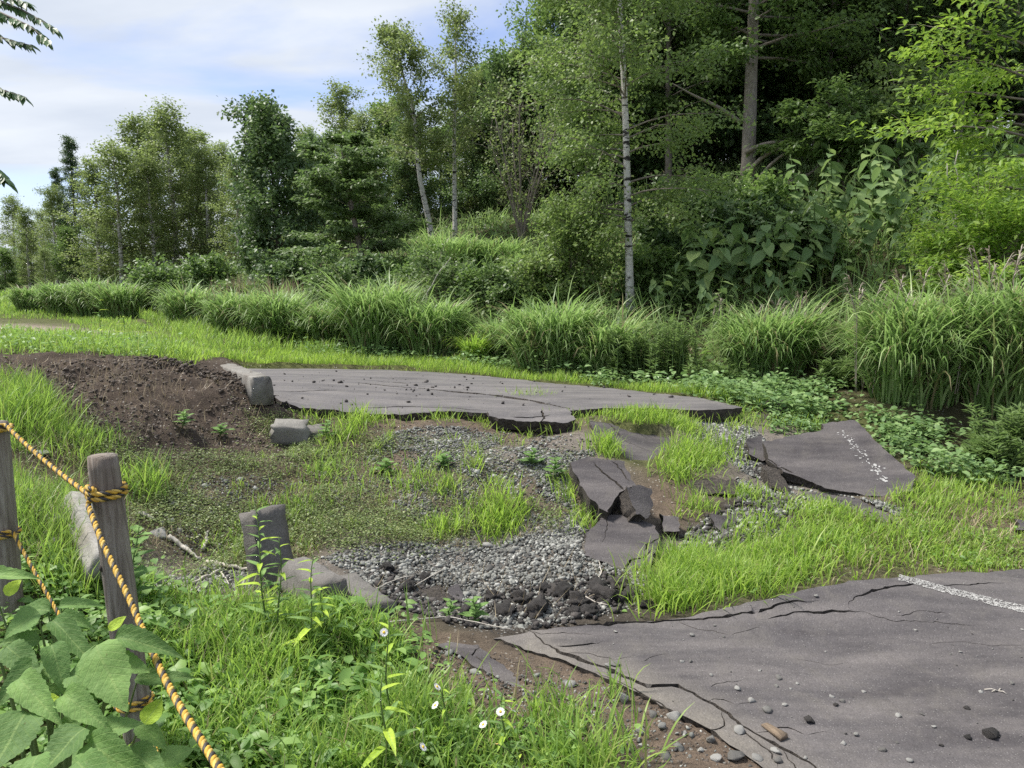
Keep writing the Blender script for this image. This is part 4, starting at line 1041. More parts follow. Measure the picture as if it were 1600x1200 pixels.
tt = np.linspace(0, len(dn_) - 1, 120); dn_ = np.stack([np.interp(tt, np.arange(len(dn_)), np.array(dn_)[:, i]) for i in range(3)], 1)
for _ in range(60): dn_[1:-1] = 0.25 * dn_[:-2] + 0.5 * dn_[1:-1] + 0.25 * dn_[2:]
rope('barrier_rope', np.r_[w1, sag(w1[-1], k2, 0.012), w2, dn_], RR, 'upper yellow and black rope sagging from post to post towards the camera')
z1b = P(0, 838, 2.9)[2]; c1b = onpost(P1t, P1b, z1b); w1b = wrap(c1b, 0.052 + RR * .8, z1b, 1.55, 2.4, 0.03)
z2b = P(214, 1092, 2.4)[2]; c2b = onpost(P2t, P2b, z2b); w2b = wrap(c2b, rp, z2b, 1.4, PI + 0.5, 0.03)
rope('barrier_rope', np.r_[w1b, sag(w1b[-1], w2b[0], 0.02), w2b, sag(w2b[-1], np.array((-0.2, 0.5, 0.12)), 0.05)], RR * 0.85, 'lower yellow and black rope half hidden behind the large leaves')

# ------------------------------------------------------------------ leaf templates
def leaf_mesh(name, mat, nl=8, wid=0.62, serr=0.05, fold=0.18, curl=0.25, tipb=0.55, wave=0.0, seed=0, heart=0.0):
    """leaf along +Y, unit length; object scale sets its size"""
    rg = np.random.default_rng(seed); rows = []
    ts = np.linspace(0, 1, nl + 1)
    for i, t_ in enumerate(ts):
        w_ = wid * 0.5 * (math.sin(PI * t_ ** tipb) ** 0.85) * (1 + (serr if i % 2 else -serr)) + 0.004
        if heart and t_ < 0.2: w_ = max(w_, wid * 0.5 * (0.55 + 1.8 * t_) * heart)
        y = t_; z = -curl * t_ * t_ + 0.02 * math.sin(t_ * 9)
        row = []
        for s_ in (-1, -0.5, 0, 0.5, 1):
            yy = y - (0.10 * heart * (1 - t_) ** 6 * abs(s_) * 1.3 if heart else 0)
            row.append((s_ * w_, yy, z + fold * abs(s_) * w_ * 2 * (0.9 if abs(s_) < 1 else 0.8) + wave * math.sin(t_ * 11 + s_ * 2 + seed) * abs(s_)))
        rows.append(row)
    V = np.array(rows).reshape(-1, 3)
    i = np.arange(nl)[:, None] * 5; j = np.arange(4)[None]
    Q = np.stack([i + j, i + j + 1, i + j + 6, i + j + 5], -1).reshape(-1, 4)
    return mesh(name, V, Q, mat, None, True)
def put_leaf(me, parent, base, d, nrm, ln, wsc=1.0, name='leaf'):
    d = unit(np.asarray(d, float)); nrm = np.asarray(nrm, float); s_ = unit(np.cross(d, nrm)); n_ = np.cross(s_, d)
    o = bpy.data.objects.new(name, me); COL.objects.link(o); o.parent = parent
    m_ = Matrix(((s_[0] * ln * wsc, d[0] * ln, n_[0] * ln, base[0]), (s_[1] * ln * wsc, d[1] * ln, n_[1] * ln, base[1]), (s_[2] * ln * wsc, d[2] * ln, n_[2] * ln, base[2]), (0, 0, 0, 1)))
    o.matrix_local = m_
    return o
BIG = [leaf_mesh('leaf', M['big_leaf'], 20, 0.66, 0.055, 0.12 + 0.05 * i, 0.18 + 0.12 * i, 0.62, 0.018, i) for i in range(4)]
YEL = leaf_mesh('leaf', M['yellow_leaf'], 10, 0.66, 0.03, 0.1, 0.1, 0.7, 0.01, 9)
LANCE = [leaf_mesh('leaf', M['yellow_leaf' if i == 2 else 'big_leaf'], 6, 0.24, 0.02, 0.25, 0.2 + 0.15 * i, 0.7, 0.0, i) for i in range(3)]

# ------------------------------------------------------------------ the broad leaved plant at bottom left
pl0 = np.array((-1.12, 1.62, 0.0)); plant = empty('broadleaf_plant', pl0, 'large serrated green leaves of the shrub filling the bottom left corner', 'plant')
LEAVES = [(150, 1008, 192, 1110, 84, 1.62, 1.50), (-40, 900, 48, 886, 30, 1.75, 1.7), (62, 958, 0, 985, 52, 1.72, 1.66), (62, 1036, -8, 1082, 50, 1.62, 1.52), (98, 1022, 48, 1072, 44, 1.66, 1.58), (36, 1080, 112, 1072, 30, 1.6, 1.62),
          (92, 948, 160, 934, 24, 1.78, 1.8), (180, 998, 268, 1000, 44, 1.72, 1.68), (210, 1062, 306, 1052, 32, 1.7, 1.72), (132, 1152, 218, 1118, 50, 1.5, 1.52), (134, 1138, 48, 1198, 74, 1.48, 1.38), (138, 1160, 222, 1215, 66, 1.46, 1.36),
          (42, 1112, -20, 1205, 88, 1.5, 1.36), (142, 1112, 84, 1132, 40, 1.58, 1.52), (78, 955, 15, 945, 40, 1.8, 1.8), (96, 962, 138, 970, 26, 1.76, 1.74), (250, 1190, 305, 1166, 40, 1.62, 1.66), (62, 1002, -5, 998, 36, 1.7, 1.66),
          (82, 970, 146, 1022, 40, 1.7, 1.6), (80, 1008, 102, 1068, 44, 1.62, 1.54), (170, 1030, 235, 1045, 42, 1.68, 1.66), (110, 1050, 165, 1085, 50, 1.6, 1.52), (30, 1060, 75, 1110, 54, 1.56, 1.46), (100, 1085, 150, 1120, 52, 1.55, 1.47), (10, 1010, 60, 1050, 48, 1.64, 1.58),
          (120, 1190, 170, 1240, 70, 1.4, 1.3), (60, 1180, 20, 1250, 74, 1.38, 1.28), (0, 940, -50, 960, 44, 1.74, 1.7), (200, 1170, 262, 1215, 54, 1.52, 1.46), (215, 1130, 260, 1165, 36, 1.66, 1.62)]
root_pt = np.zeros(3); sg = Geo()
for i, (u0, v0, u1, v1, w_, Y0, Y1) in enumerate(LEAVES):
    a = P(u0, v0, Y0); b_ = P(u1, v1, Y1); d = b_ - a; ln = np.linalg.norm(d)
    nrm = np.array((RNG.normal(0, .25), -0.55, 0.85)); k = i % 4
    put_leaf(BIG[k], plant, a - pl0, d, nrm, ln * 0.95, (.92 * w_ * (Y0 + Y1) / 2 / FPX) / (ln * 0.62))
    mid_ = (a - pl0) * np.array((0.5, 0.5, 0.55)) + np.array((0, 0.06, 0.0))
    tube(sg, [(mid_ * 0.25 * np.array((1, 1, 0.3))), mid_, (a - pl0) * 0.9 + np.array((0, .02, -.01)), a - pl0 + d * 0.05], [0.006, 0.005, 0.003, 0.0015], 5)
for u0, v0, u1, v1, w_, Y0, Y1 in [(226, 1132, 252, 1090, 34, 1.62, 1.66), (8, 930, 32, 905, 24, 1.72, 1.74), (60, 1090, 100, 1098, 20, 1.56, 1.55), (170, 985, 196, 962, 18, 1.78, 1.8)]:
    a = P(u0, v0, Y0); b_ = P(u1, v1, Y1); ln = np.linalg.norm(b_ - a)
    o = put_leaf(YEL, plant, a - pl0, b_ - a, (0, -0.7, 0.7), ln, (w_ * Y0 / FPX) / (ln * 0.62)); o['label'] = 'yellow green young leaf'
for i in range(52):                                       # lower and rear leaves of the same shrub
    q = np.array((RNG.uniform(-0.42, 0.45), RNG.uniform(-0.2, 0.42), RNG.uniform(0.04, 0.42))); az = RNG.uniform(0, 2 * PI)
    if q[2] > 0.42 - 0.5 * abs(q[0]): q[2] *= 0.5
    put_leaf(BIG[i % 4], plant, q, (math.cos(az), math.sin(az), -0.35), (0.1, -0.3, 1), RNG.uniform(0.10, 0.16))
    tube(sg, [q * np.array((.3, .3, 0)), q * np.array((.8, .8, .6)), q], [0.005, 0.004, 0.002], 5)
link('stem', sg.mesh('stem', M['green_stem'], True), plant)

# ------------------------------------------------------------------ herbs
def herb(name, u, Y, hgt, label, cat, nleaf=14, ll=0.09, lean=(0, 0), flowers=(), group=None, top=True, leafset=None, base=None):
    leafset = leafset or LANCE
    x = P(u, 700, Y)[0]; z = float(H(np.array([x]), np.array([Y]))[0]) if base is None else base
    root = empty(name, (x, Y, z), label, cat, group); g = Geo()
    n = 9; t_ = np.linspace(0, 1, n); path = np.stack([lean[0] * t_ ** 1.5 + 0.008 * np.sin(t_ * 7 + u), lean[1] * t_ ** 1.5, hgt * t_], 1)
    tube(g, path, 0.0042 * (1.15 - 0.75 * t_), 6)
    at = lambda s_: np.array([np.interp(s_, t_, path[:, i]) for i in range(3)])
    for i in range(nleaf):
        s_ = 0.12 + 0.86 * (i / nleaf); az = i * 2.4 + u; l_ = ll * (1.15 - 0.65 * s_) * RNG.uniform(0.8, 1.2)
        put_leaf(leafset[i % len(leafset)], root, at(s_), (math.cos(az), math.sin(az), 0.55 - 0.2 * (1 - s_)), (0, 0, 1), l_)
    for fx, fy, fz in flowers:
        q0 = at(0.78); q1 = np.array((fx, fy, fz)); tube(g, [q0, q0 * .5 + q1 * .5 + np.array((0, 0, .01)), q1], 0.0018, 5)
        fl = FLOWER_ROOT(root, q1)
    link('stem', g.mesh('stem', M['green_stem'], True), root)
    return root
def fl_meshes():
    g = Geo(); k = 26
    for i in range(k):
        a_ = i * 2 * PI / k; d = np.array((math.cos(a_), math.sin(a_), 0)); s_ = np.array((-d[1], d[0], 0)); z = RNG.uniform(-0.1, 0.12)
        V = np.array([d * .3 - s_ * .06, d * .3 + s_ * .06, d * .8 + s_ * .085 + (0, 0, z), d * .98 + (0, 0, z), d * .8 - s_ * .085 + (0, 0, z)])
        g.add(V, [(2, 3, 4)], [(0, 1, 2, 4)])
    pm = g.mesh('petals', M['petal']); g = Geo(); v = IV * np.array((.36, .36, .17)) + (0, 0, .06); g.add(v, IT); return pm, g.mesh('disc', M['disc'], True)
PET, DISC = fl_meshes()
def FLOWER_ROOT(root, q):
    p_ = link('flower', PET, root, tuple(q)); p_.scale = (.0155,) * 3; p_.rotation_euler = (RNG.uniform(0.4, 1.1), RNG.uniform(-.3, .3), RNG.uniform(0, 6))
    link('disc', DISC, p_); return p_
def fpos(u, Y, pts):
    x = P(u, 700, Y)[0]; z = float(H(np.array([x]), np.array([Y]))[0]); r0 = np.array((x, Y, z)); return [tuple(P(a, b_, c) - r0) for a, b_, c in pts]
GD = 'white daisy fleabane plants in the foreground grass'
herb('daisy_plant', 598, 2.55, 0.44, 'tallest fleabane with a single white flower above the long grass', 'flower', 12, 0.10, (0, 0), fpos(598, 2.55, [(600, 988, 2.5)]), GD)
herb('daisy_plant', 690, 2.45, 0.24, 'fleabane with two half-open white heads left of the flower pair', 'flower', 9, 0.07, (0, 0), fpos(690, 2.45, [(683, 1073, 2.4), (680, 1102, 2.38)]), GD)
herb('daisy_plant', 785, 2.42, 0.24, 'fleabane with a pair of white daisies and a third below', 'flower', 10, 0.08, (0, 0), fpos(785, 2.42, [(782, 1112, 2.35), (811, 1115, 2.35), (755, 1132, 2.3), (800, 1108, 2.38)]), GD)
herb('daisy_plant', 650, 2.36, 0.16, 'fleabane with one low white daisy near the bottom edge', 'flower', 8, 0.07, (0, 0), fpos(650, 2.36, [(661, 1167, 2.25)]), GD)
herb('daisy_plant', 806, 2.28, 0.12, 'small fleabane bud beneath the daisy pair', 'flower', 7, 0.06, (0, 0), fpos(806, 2.28, [(777, 1163, 2.22)]), GD)
GW = 'tall leafy weeds by the upright kerb'
herb('tall_weed', 404, 3.2, 0.62, 'tall leafy weed rising in front of the upright kerb stone', 'weed', 32, 0.11, (-0.03, 0), (), GW)
herb('tall_weed', 424, 3.15, 0.50, 'thinner weed stalk beside the tallest one at the upright kerb', 'weed', 22, 0.095, (0.02, 0), (), GW)
herb('tall_weed', 470, 3.05, 0.46, 'leafy weed with bright tip in front of the lying kerb stone', 'weed', 24, 0.11, (0.04, 0), (), GW)
herb('tall_weed', 495, 3.12, 0.28, 'short broad-leaved weed right of the bright-tipped stalk', 'weed', 14, 0.1, (0.0, 0), ())
herb('tall_weed', 590, 2.32, 0.34, 'large-leaved stalk nearest to the bottom centre', 'weed', 13, 0.13, (0.0, -0.02), ())
herb('tall_weed', 190, 3.3, 0.42, 'broad leafy weed growing directly behind the round post', 'weed', 18, 0.12, (0.05, 0), (), None, True, BIG[:2])
herb('tall_weed', 740, 3.62, 0.14, 'green seedling with round leaves growing in the pit', 'weed', 12, 0.08, (0.0, 0), (), None, True, BIG[:2])
herb('tall_weed', 700, 3.64, 0.10, 'smaller round-leaved seedling left in the pit', 'weed', 9, 0.07, (0.0, 0), (), None, True, BIG[:2])
for i, (u, Y, hh, lab) in enumerate([(288, 5.75, 0.14, 'lone bright seedling on the bare dirt mound'), (345, 5.9, 0.1, 'tiny seedling low on the dirt mound'), (510, 6.05, 0.16, 'broad weed below the upper road near the fallen block'), (600, 5.5, 0.1, 'small weed on the soil above the gravel'), (690, 5.5, 0.1, 'weed rosette in the middle of the gravel slope'),
                                      (865, 5.35, 0.16, 'weed on the slope left of the humped slab'), (830, 5.5, 0.12, 'small weed high on the right gravel slope'), (240, 9.0, 0.5, 'spindly shrub sprout on the mound crest'), (170, 9.4, 0.55, 'sprawling pale-leaved sprout left on the mound crest'), (205, 8.8, 0.4, 'thin sapling sprout between the two mound-crest sprouts')]):
    herb('seedling', u, Y, hh, lab, 'weed', 12, 0.10 if hh < .3 else 0.14, (0.02, 0), (), None, True, BIG[:2] if hh < .3 else LANCE)

# ------------------------------------------------------------------ scatter helpers
def region(polypx, n, excl=True, dens=None, ragged=0.0):
    pw = np.array([hit(u, v)[:2] for u, v in polypx]); lo, hi = pw.min(0), pw.max(0); out = []; got = 0
    for _ in range(60):
        q = RNG.uniform(lo, hi, (n * 2, 2)); k = inside(pw, q[:, 0], q[:, 1])
        if excl: k &= ~onslab(q[:, 0], q[:, 1])
        if dens is not None: k &= RNG.random(len(q)) < dens(q[:, 0], q[:, 1])
        q = q[k]; out.append(q); got += len(q)
        if got >= n: break
    q = np.concatenate(out)[:n]
    if ragged: q = q + RNG.normal(0, ragged, q.shape) * (RNG.random((len(q), 1)) < .5); q = q[~onslab(q[:, 0], q[:, 1])] if excl else q
    return np.c_[q, H(q[:, 0], q[:, 1])]
def spot(u, v, rad, n):
    c = hit(u, v); q = c[:2] + RNG.normal(0, rad / 2, (n, 2)); q = q[~onslab(q[:, 0], q[:, 1])] if (u, v) not in ON_ROAD else q; return np.c_[q, H(q[:, 0], q[:, 1])]
ON_ROAD = {(800, 628), (832, 630), (590, 590), (630, 592)}
clump = lambda x, y, s=2.2, lo=0.35, hi=0.6, seed=60: np.clip((vnoise(x * s, y * s, seed) * 0.65 + vnoise(x * s * 3, y * s * 3, seed + 3) * 0.35 - lo) / (hi - lo), 0.04, 1)
def grass(g, pts, h0, h1, w=0.006, lean=0.25, bend=1.1, nseg=3):
    n = len(pts)
    if not n: return
    hs = RNG.uniform(h0, h1, n) * (0.6 + 0.8 * vnoise(pts[:, 0] * 3.1, pts[:, 1] * 3.1, 91))
    blades(g, pts, hs, w * RNG.uniform(0.6, 1.3, n), RNG.uniform(0, 2 * PI, n), np.abs(RNG.normal(0, lean, n)), RNG.uniform(0.4, 0.4 + 2 * bend, n) * 0.8, nseg)
def stuff(name, g, mat, label, smooth=False):
    return tag(link(name, g.mesh(name, mat, smooth)), label, None, None, 'stuff')

# gravel
g = Geo()
for poly, n, s0, s1, dn in [
    ([(500, 885), (560, 868), (640, 862), (720, 848), (820, 850), (900, 868), (960, 890), (1010, 905), (1000, 950), (900, 972), (760, 985), (650, 965), (590, 930)], 7000, 0.014, 0.038, None),
    ([(560, 720), (600, 680), (700, 668), (820, 672), (900, 690), (900, 730), (850, 760), (780, 770), (700, 740), (640, 740)], 4600, 0.010, 0.030, clump),
    ([(600, 740), (760, 760), (900, 750), (920, 800), (905, 870), (820, 850), (700, 850), (620, 800)], 4600, 0.010, 0.028, clump),
    ([(380, 700), (560, 680), (640, 760), (760, 800), (880, 810), (880, 850), (640, 868), (430, 870), (260, 860), (240, 760)], 3800, 0.005, 0.022, lambda x, y: clump(x, y, 2.0, .35, .6, 77)),
    ([(820, 680), (920, 690), (930, 720), (880, 740), (900, 800), (860, 800), (800, 740)], 900, 0.015, 0.04, clump),
    ([(1060, 660), (1150, 650), (1200, 690), (1190, 720), (1250, 745), (1330, 775), (1420, 800), (1400, 815), (1280, 780), (1160, 730), (1090, 690)], 4200, 0.014, 0.036, None),
    ([(1080, 820), (1140, 800), (1230, 810), (1220, 850), (1120, 860), (1060, 850)], 1100, 0.018, 0.045, None),
    ([(1150, 740), (1230, 760), (1300, 800), (1220, 810), (1150, 790)], 900, 0.015, 0.04, None),
    ([(200, 890), (330, 880), (400, 900), (400, 925), (220, 920)], 900, 0.012, 0.034, None),
    ([(890, 880), (920, 830), (900, 800), (860, 830), (840, 860)], 700, 0.015, 0.04, None),
    ([(60, 800), (120, 800), (120, 900), (70, 880)], 160, 0.015, 0.04, None),
    ([(650, 1020), (760, 1020), (900, 1060), (1050, 1120), (1150, 1200), (860, 1200), (760, 1100)], 500, 0.006, 0.022, clump)]:
    q = region(poly, n, True, dn); s_ = RNG.uniform(0, 1, n)[:len(q)] ** 1.6 * (s1 - s0) + s0
    q[:, 2] += s_ * 0.15 + 0.012 * fbm(q[:, 0] * 9, q[:, 1] * 9, 71, 2)
    rocks(g, q, s_, 0.8)
    q = region(poly, int(n * 0.9), True, dn); q[:, :2] += RNG.normal(0, .06, (len(q), 2)); q = q[~onslab(q[:, 0], q[:, 1])]; q[:, 2] = H(q[:, 0], q[:, 1]); rocks(g, q, RNG.uniform(.005, .016, len(q)), 0.7)
    q = region(poly, max(3, n // 60), True, dn); rocks(g, q, RNG.uniform(.04, .065, len(q)), 0.7)
stuff('gravel', g, M['gravel'], 'grey crushed stone ballast spilled down the slope and into the pit')
g = Geo()
q = region([(740, 945), (850, 915), (960, 905), (1000, 930), (960, 968), (850, 985), (720, 985), (600, 950), (560, 915), (600, 900)], 900, True, clump); s_ = RNG.uniform(0.012, 0.05, len(q)); q[:, 2] += s_ * 0.3
rocks(g, q, s_, 0.85, None, 0.35)
q = region([(1060, 830), (1180, 780), (1240, 790), (1210, 850), (1080, 870)], 350); s_ = RNG.uniform(0.012, 0.06, len(q)); q[:, 2] += s_ * 0.2; rocks(g, q, s_, 0.85, None, 0.35)
q = region([(1140, 690), (1200, 700), (1240, 760), (1180, 740)], 160); s_ = RNG.uniform(0.012, 0.05, len(q)); rocks(g, q, s_, 0.85, None, 0.35)
th_ = RNG.random(700); nu = len(UR)
q = []
for i in range(14):
    a = ur[i]; b_ = ur[i + 1]; k = int(np.linalg.norm(b_ - a) * 70) + 2; s_ = RNG.random(k)[:, None]; q.append(a + (b_ - a) * s_ + RNG.normal(0, 0.02, (k, 3)) + np.array((0, 0.03, -0.11)))
q = np.concatenate(q); rocks(g, q, RNG.uniform(0.012, 0.05, len(q)), 0.9, None, 0.35)
stuff('bitumen_rubble', g, M['black_stone'], 'black bitumen crumbs in the pit and below the broken road edges')
g = Geo()
q = region([(0, 560), (150, 556), (260, 570), (390, 606), (440, 660), (420, 710), (300, 720), (150, 700), (0, 600)], 15000, True, lambda x, y: clump(x, y, 1.8, .2, .6, 61)); s_ = RNG.random(len(q)) ** 6 * 0.042 + 0.004; q[:, 2] -= s_ * 0.08; rocks(g, q, s_, 0.75)
q = region([(560, 670), (900, 668), (900, 820), (700, 830), (500, 700)], 3500); s_ = RNG.random(len(q)) ** 3 * 0.03 + 0.004; rocks(g, q, s_, 0.6)
q = region([(640, 1030), (800, 1020), (1000, 1090), (1180, 1200), (850, 1200)], 3000, True); s_ = RNG.random(len(q)) ** 3 * 0.016 + 0.003; rocks(g, q, s_, 0.7)
lp = np.array([hit(u, v) for u, v in [(235, 566), (270, 572), (310, 582), (345, 592), (385, 606)]]); tt = RNG.random(520) * 4; q = np.stack([np.interp(tt, np.arange(5), lp[:, i]) for i in range(3)], 1); q[:, :2] += RNG.normal(0, .07, (520, 2)); q[:, 2] = H(q[:, 0], q[:, 1]) + RNG.uniform(0, .05, 520)
rocks(g, q, RNG.random(520) ** 3 * .055 + .008, .7, RNG.random(520) * .6)
stuff('soil_clods', g, M['clod'], 'brown soil crumbs on the dirt mound and bare slope')
g = Geo()                                                    # crumbs on the asphalt sheets
q = RNG.uniform((0.2, 2.0), (3.6, 4.0), (700, 2)); q = q[inside(NEAR_POLY, q[:, 0], q[:, 1])]; s_ = RNG.random(len(q)) ** 3 * 0.008 + 0.0025; rocks(g, np.c_[q, near_surf(q[:, 0], q[:, 1]) + s_ * .2], s_, 0.8)
stuff('grit', g, M['road_stone'], 'fine pale grit scattered on the near asphalt')
g = Geo()
q = np.concatenate([RNG.uniform((-2.6, 6.5), (1.6, 9.2), (170, 2)), RNG.normal((-1.3, 7.9), (.8, .5), (90, 2))]); q = q[inside(UPPER_POLY, q[:, 0], q[:, 1])]; s_ = RNG.random(len(q)) ** 3 * 0.045 + 0.008; rocks(g, np.c_[q, upper_surf(q[:, 0], q[:, 1]) + s_ * .2], s_, 0.7)
stuff('asphalt_crumbs', g, M['black_stone'], 'dark crumbs scattered over the upper asphalt road')

# ground vegetation
g = Geo()                                                    # bright grass right of the pit
R1 = [(1012, 975), (1018, 950), (1055, 908), (1100, 880), (1200, 868), (1300, 842), (1480, 805), (1600, 800), (1610, 885), (1450, 893), (1290, 908), (1200, 928), (1120, 946)]
q = region(R1, 6600, True, lambda x, y: clump(x, y, 2.2, 0.36, 0.58) * np.clip(1.35 - (x - .8) * .32, .3, 1) * np.clip(segdist(NEAR_POLY, x, y)[0] / .16, .25, 1), .14); h_ = np.clip(1.35 - (q[:, 0] - 0.7) * 0.42, 0.4, 1.2)
n = len(q); h_ = h_ * np.clip(.45 + segdist(NEAR_POLY, q[:, 0], q[:, 1])[0] / .3, .45, 1); blades(g, q, RNG.uniform(0.04, 0.19, n) * h_, 0.0085 * RNG.uniform(0.6, 1.3, n), RNG.uniform(0, 2 * PI, n), np.abs(RNG.normal(0, .3, n)), RNG.uniform(0.4, 2.2, n), 3)
for u, v, rd, n, h0, h1 in [(1090, 925, .3, 1100, .10, .24), (1050, 950, .14, 600, .1, .22), (1140, 895, .3, 900, .1, .22), (1062, 880, .12, 300, .15, .30), (785, 815, .18, 380, .08, .22), (770, 830, .16, 350, .08, .2), (690, 838, .12, 250, .08, .2), (950, 712, .14, 420, .08, .2), (1075, 725, .2, 800, .07, .18), (1110, 708, .22, 800, .07, .18), (1060, 748, .16, 400, .06, .16),
                            (1010, 660, .3, 900, .05, .12), (970, 652, .3, 700, .05, .11), (1065, 672, .16, 400, .05, .11), (1170, 780, .16, 260, .06, .16), (1185, 830, .16, 260, .06, .16), (1085, 800, .14, 200, .06, .16), (920, 820, .14, 220, .1, .22), (900, 780, .12, 200, .08, .2), (860, 665, .25, 420, .06, .16), (800, 628, .3, 260, .06, .15), (832, 630, .2, 260, .08, .18), (700, 770, .1, 120, .06, .16),
                            (1230, 650, .4, 700, .05, .14), (1150, 655, .3, 400, .05, .12), (1300, 800, .2, 300, .06, .15), (1250, 820, .3, 500, .06, .15), (1350, 830, .3, 800, .05, .15), (1430, 780, .3, 800, .06, .16), (1500, 770, .4, 1200, .06, .18), (620, 655, .2, 200, .08, .18), (560, 668, .2, 260, .08, .2), (530, 690, .15, 160, .08, .18), (740, 735, .08, 60, .1, .2), (590, 590, .15, 60, .05, .1), (630, 592, .12, 60, .05, .1)]:
    grass(g, spot(u, v, rd * 1.1, int(n * .7)), h0, h1, 0.009, 0.45, 1.0)
q = region([(400, 566), (430, 552), (600, 562), (700, 564), (800, 578), (940, 600), (900, 604), (700, 588), (500, 580), (400, 580)], 6500, True, None); grass(g, q, .05, .16, 0.009, .3, .8)
q = region([(300, 550), (430, 552), (600, 562), (420, 580), (300, 575), (230, 560)], 3500); grass(g, q, .05, .13, 0.010, .3, .8)
q = region([(930, 598), (1080, 610), (1170, 630), (1120, 628), (1000, 612)], 1500); grass(g, q, .05, .14, 0.008, .3, .8)
for q in region([(300, 720), (450, 670), (600, 668), (880, 670), (900, 800), (760, 840), (500, 870), (300, 880)], 60):
    n = RNG.integers(8, 30); q2 = q[:2] + RNG.normal(0, .035, (n, 2)); grass(g, np.c_[q2, H(q2[:, 0], q2[:, 1])], .03, .11, .006, .5, 1.0)
for i in range(26):
    a = ur[1] + (ur[13] - ur[1]) * RNG.random(); n = RNG.integers(10, 45); q2 = np.array((a[0], a[1] - .12)) + RNG.normal(0, .07, (n, 2)); q2 = q2[~onslab(q2[:, 0], q2[:, 1])]
    if len(q2): grass(g, np.c_[q2, H(q2[:, 0], q2[:, 1])], .05, .16, .007, .5, 1.0)
stuff('bright_grass', g, M['lime_grass'], 'bright yellow-green grass in the slump and along the upper road')
g = Geo()
q = region([(0, 528), (150, 532), (250, 545), (300, 560), (250, 562), (100, 552), (0, 550)], 4500); grass(g, q, .06, .2, 0.010, .3, .8)
q = region([(0, 475), (60, 488), (200, 500), (330, 545), (430, 548), (300, 560), (170, 540), (160, 520), (100, 500), (0, 497)], 6500); grass(g, q, .05, .16, 0.014, .3, .8)
q = region([(0, 460), (40, 470), (60, 490), (0, 485)], 1800); grass(g, q, .1, .3, 0.03, .3, .8)
q = region([(215, 498), (330, 548), (430, 556), (580, 566), (580, 558), (430, 540), (330, 520), (260, 498)], 3800); grass(g, q, .08, .3, 0.012, .3, .9)
stuff('verge_grass', g, M['fore_grass'], 'mid green grass on the plateau beyond the dirt mound')
g = Geo()                                                    # foreground grass and left bank
q = region([(195, 925), (400, 932), (460, 962), (560, 985), (620, 1015), (630, 1070), (670, 1130), (700, 1210), (250, 1210), (180, 1000)], 6800, True, lambda x, y: clump(x, y, 3.2, 0.32, 0.56), .12); grass(g, q, .05, .20, 0.0085, .4, .9, 4)
q = region([(430, 960), (560, 985), (630, 1015), (620, 1060), (500, 1040)], 1200); grass(g, q, .06, .19, 0.008, .35, .9, 4)
q = region([(0, 600), (80, 612), (110, 680), (200, 740), (210, 900), (190, 960), (0, 960), (0, 700)], 4200, True, clump); grass(g, q, .06, .2, 0.006, .35, .9)
for u, v, rd, n, h0, h1 in [(20, 660, .28, 500, .12, .28), (60, 650, .2, 300, .12, .28), (140, 690, .2, 200, .08, .2), (220, 760, .2, 220, .1, .25), (690, 1130, .2, 160, .06, .16), (860, 1135, .16, 110, .12, .28), (890, 1195, .22, 240, .1, .26), (780, 1195, .25, 260, .06, .18), (930, 1200, .2, 140, .08, .2), (960, 1090, .06, 20, .1, .2), (460, 800, .25, 300, .06, .14), (700, 1190, .25, 260, .06, .18), (560, 1140, .4, 700, .1, .25),
                            (400, 850, .3, 300, .05, .14), (640, 760, .3, 260, .05, .14), (520, 740, .3, 260, .05, .14)]:
    grass(g, spot(u, v, rd, n), h0, h1, 0.009, .45, .9, 4)
stuff('foreground_grass', g, M['fore_grass'], 'fresh green grass in the left foreground and on the left bank')
g = Geo()                                                    # low creeping weeds
def cover(poly, n, l0, l1, hmax, dn=None, six=False):
    q = region(poly, n, True, dn, .12); n = len(q); q[:, 2] += RNG.random(n) ** 1.5 * hmax * (0.3 + 1.2 * vnoise(q[:, 0] * 4, q[:, 1] * 4, 44))
    az = RNG.uniform(0, 2 * PI, n); d = np.stack([np.cos(az), np.sin(az), RNG.uniform(-.3, .6, n)], 1); nr = np.stack([RNG.normal(0, .35, n), RNG.normal(0, .35, n), np.ones(n)], 1)
    L_ = RNG.uniform(l0, l1, n); kites(g, q, d, nr, L_, L_ * RNG.uniform(.4, .75, n), 0.15, None, six)
cover([(200, 720), (300, 715), (420, 690), (560, 700), (640, 740), (760, 790), (880, 800), (880, 835), (760, 830), (650, 868), (500, 875), (400, 890), (220, 885)], 42000, .007, .022, .075, lambda x, y: clump(x, y, 2.6, 0.38, 0.58, 33))
cover([(380, 640), (480, 660), (620, 700), (560, 740), (420, 700)], 6000, .008, .02, .05, clump)
cover([(0, 610), (200, 650), (250, 720), (220, 880), (0, 900)], 16000, .008, .022, .05, clump)
cover(R1, 5000, .008, .02, .05, clump)
cover([(560, 680), (900, 690), (900, 800), (700, 760)], 5000, .006, .018, .04, clump)
stuff('creeping_weeds', g, M['weed'], 'low olive creeping weeds covering the left slope')
g = Geo(); q = region([(200, 720), (420, 690), (640, 740), (880, 800), (880, 835), (650, 868), (400, 890), (220, 885)], 5200, True, clump); grass(g, q, .02, .09, .003, .6, 1.0)
q = region([(0, 560), (250, 570), (440, 640), (420, 700), (150, 700), (0, 620)], 1100); grass(g, q, .04, .16, .003, 1.1, .4)
q = region([(560, 930), (760, 985), (1000, 930), (1000, 900), (600, 900)], 160); grass(g, q, .06, .2, .003, 1.2, .3)
q = region(R1, 900, True, None, .1); grass(g, q, .05, .16, .004, .9, .6)
q = region([(195, 930), (560, 975), (700, 1100), (720, 1210), (250, 1210)], 900, True, None, .1); grass(g, q, .04, .16, .004, .8, .7)
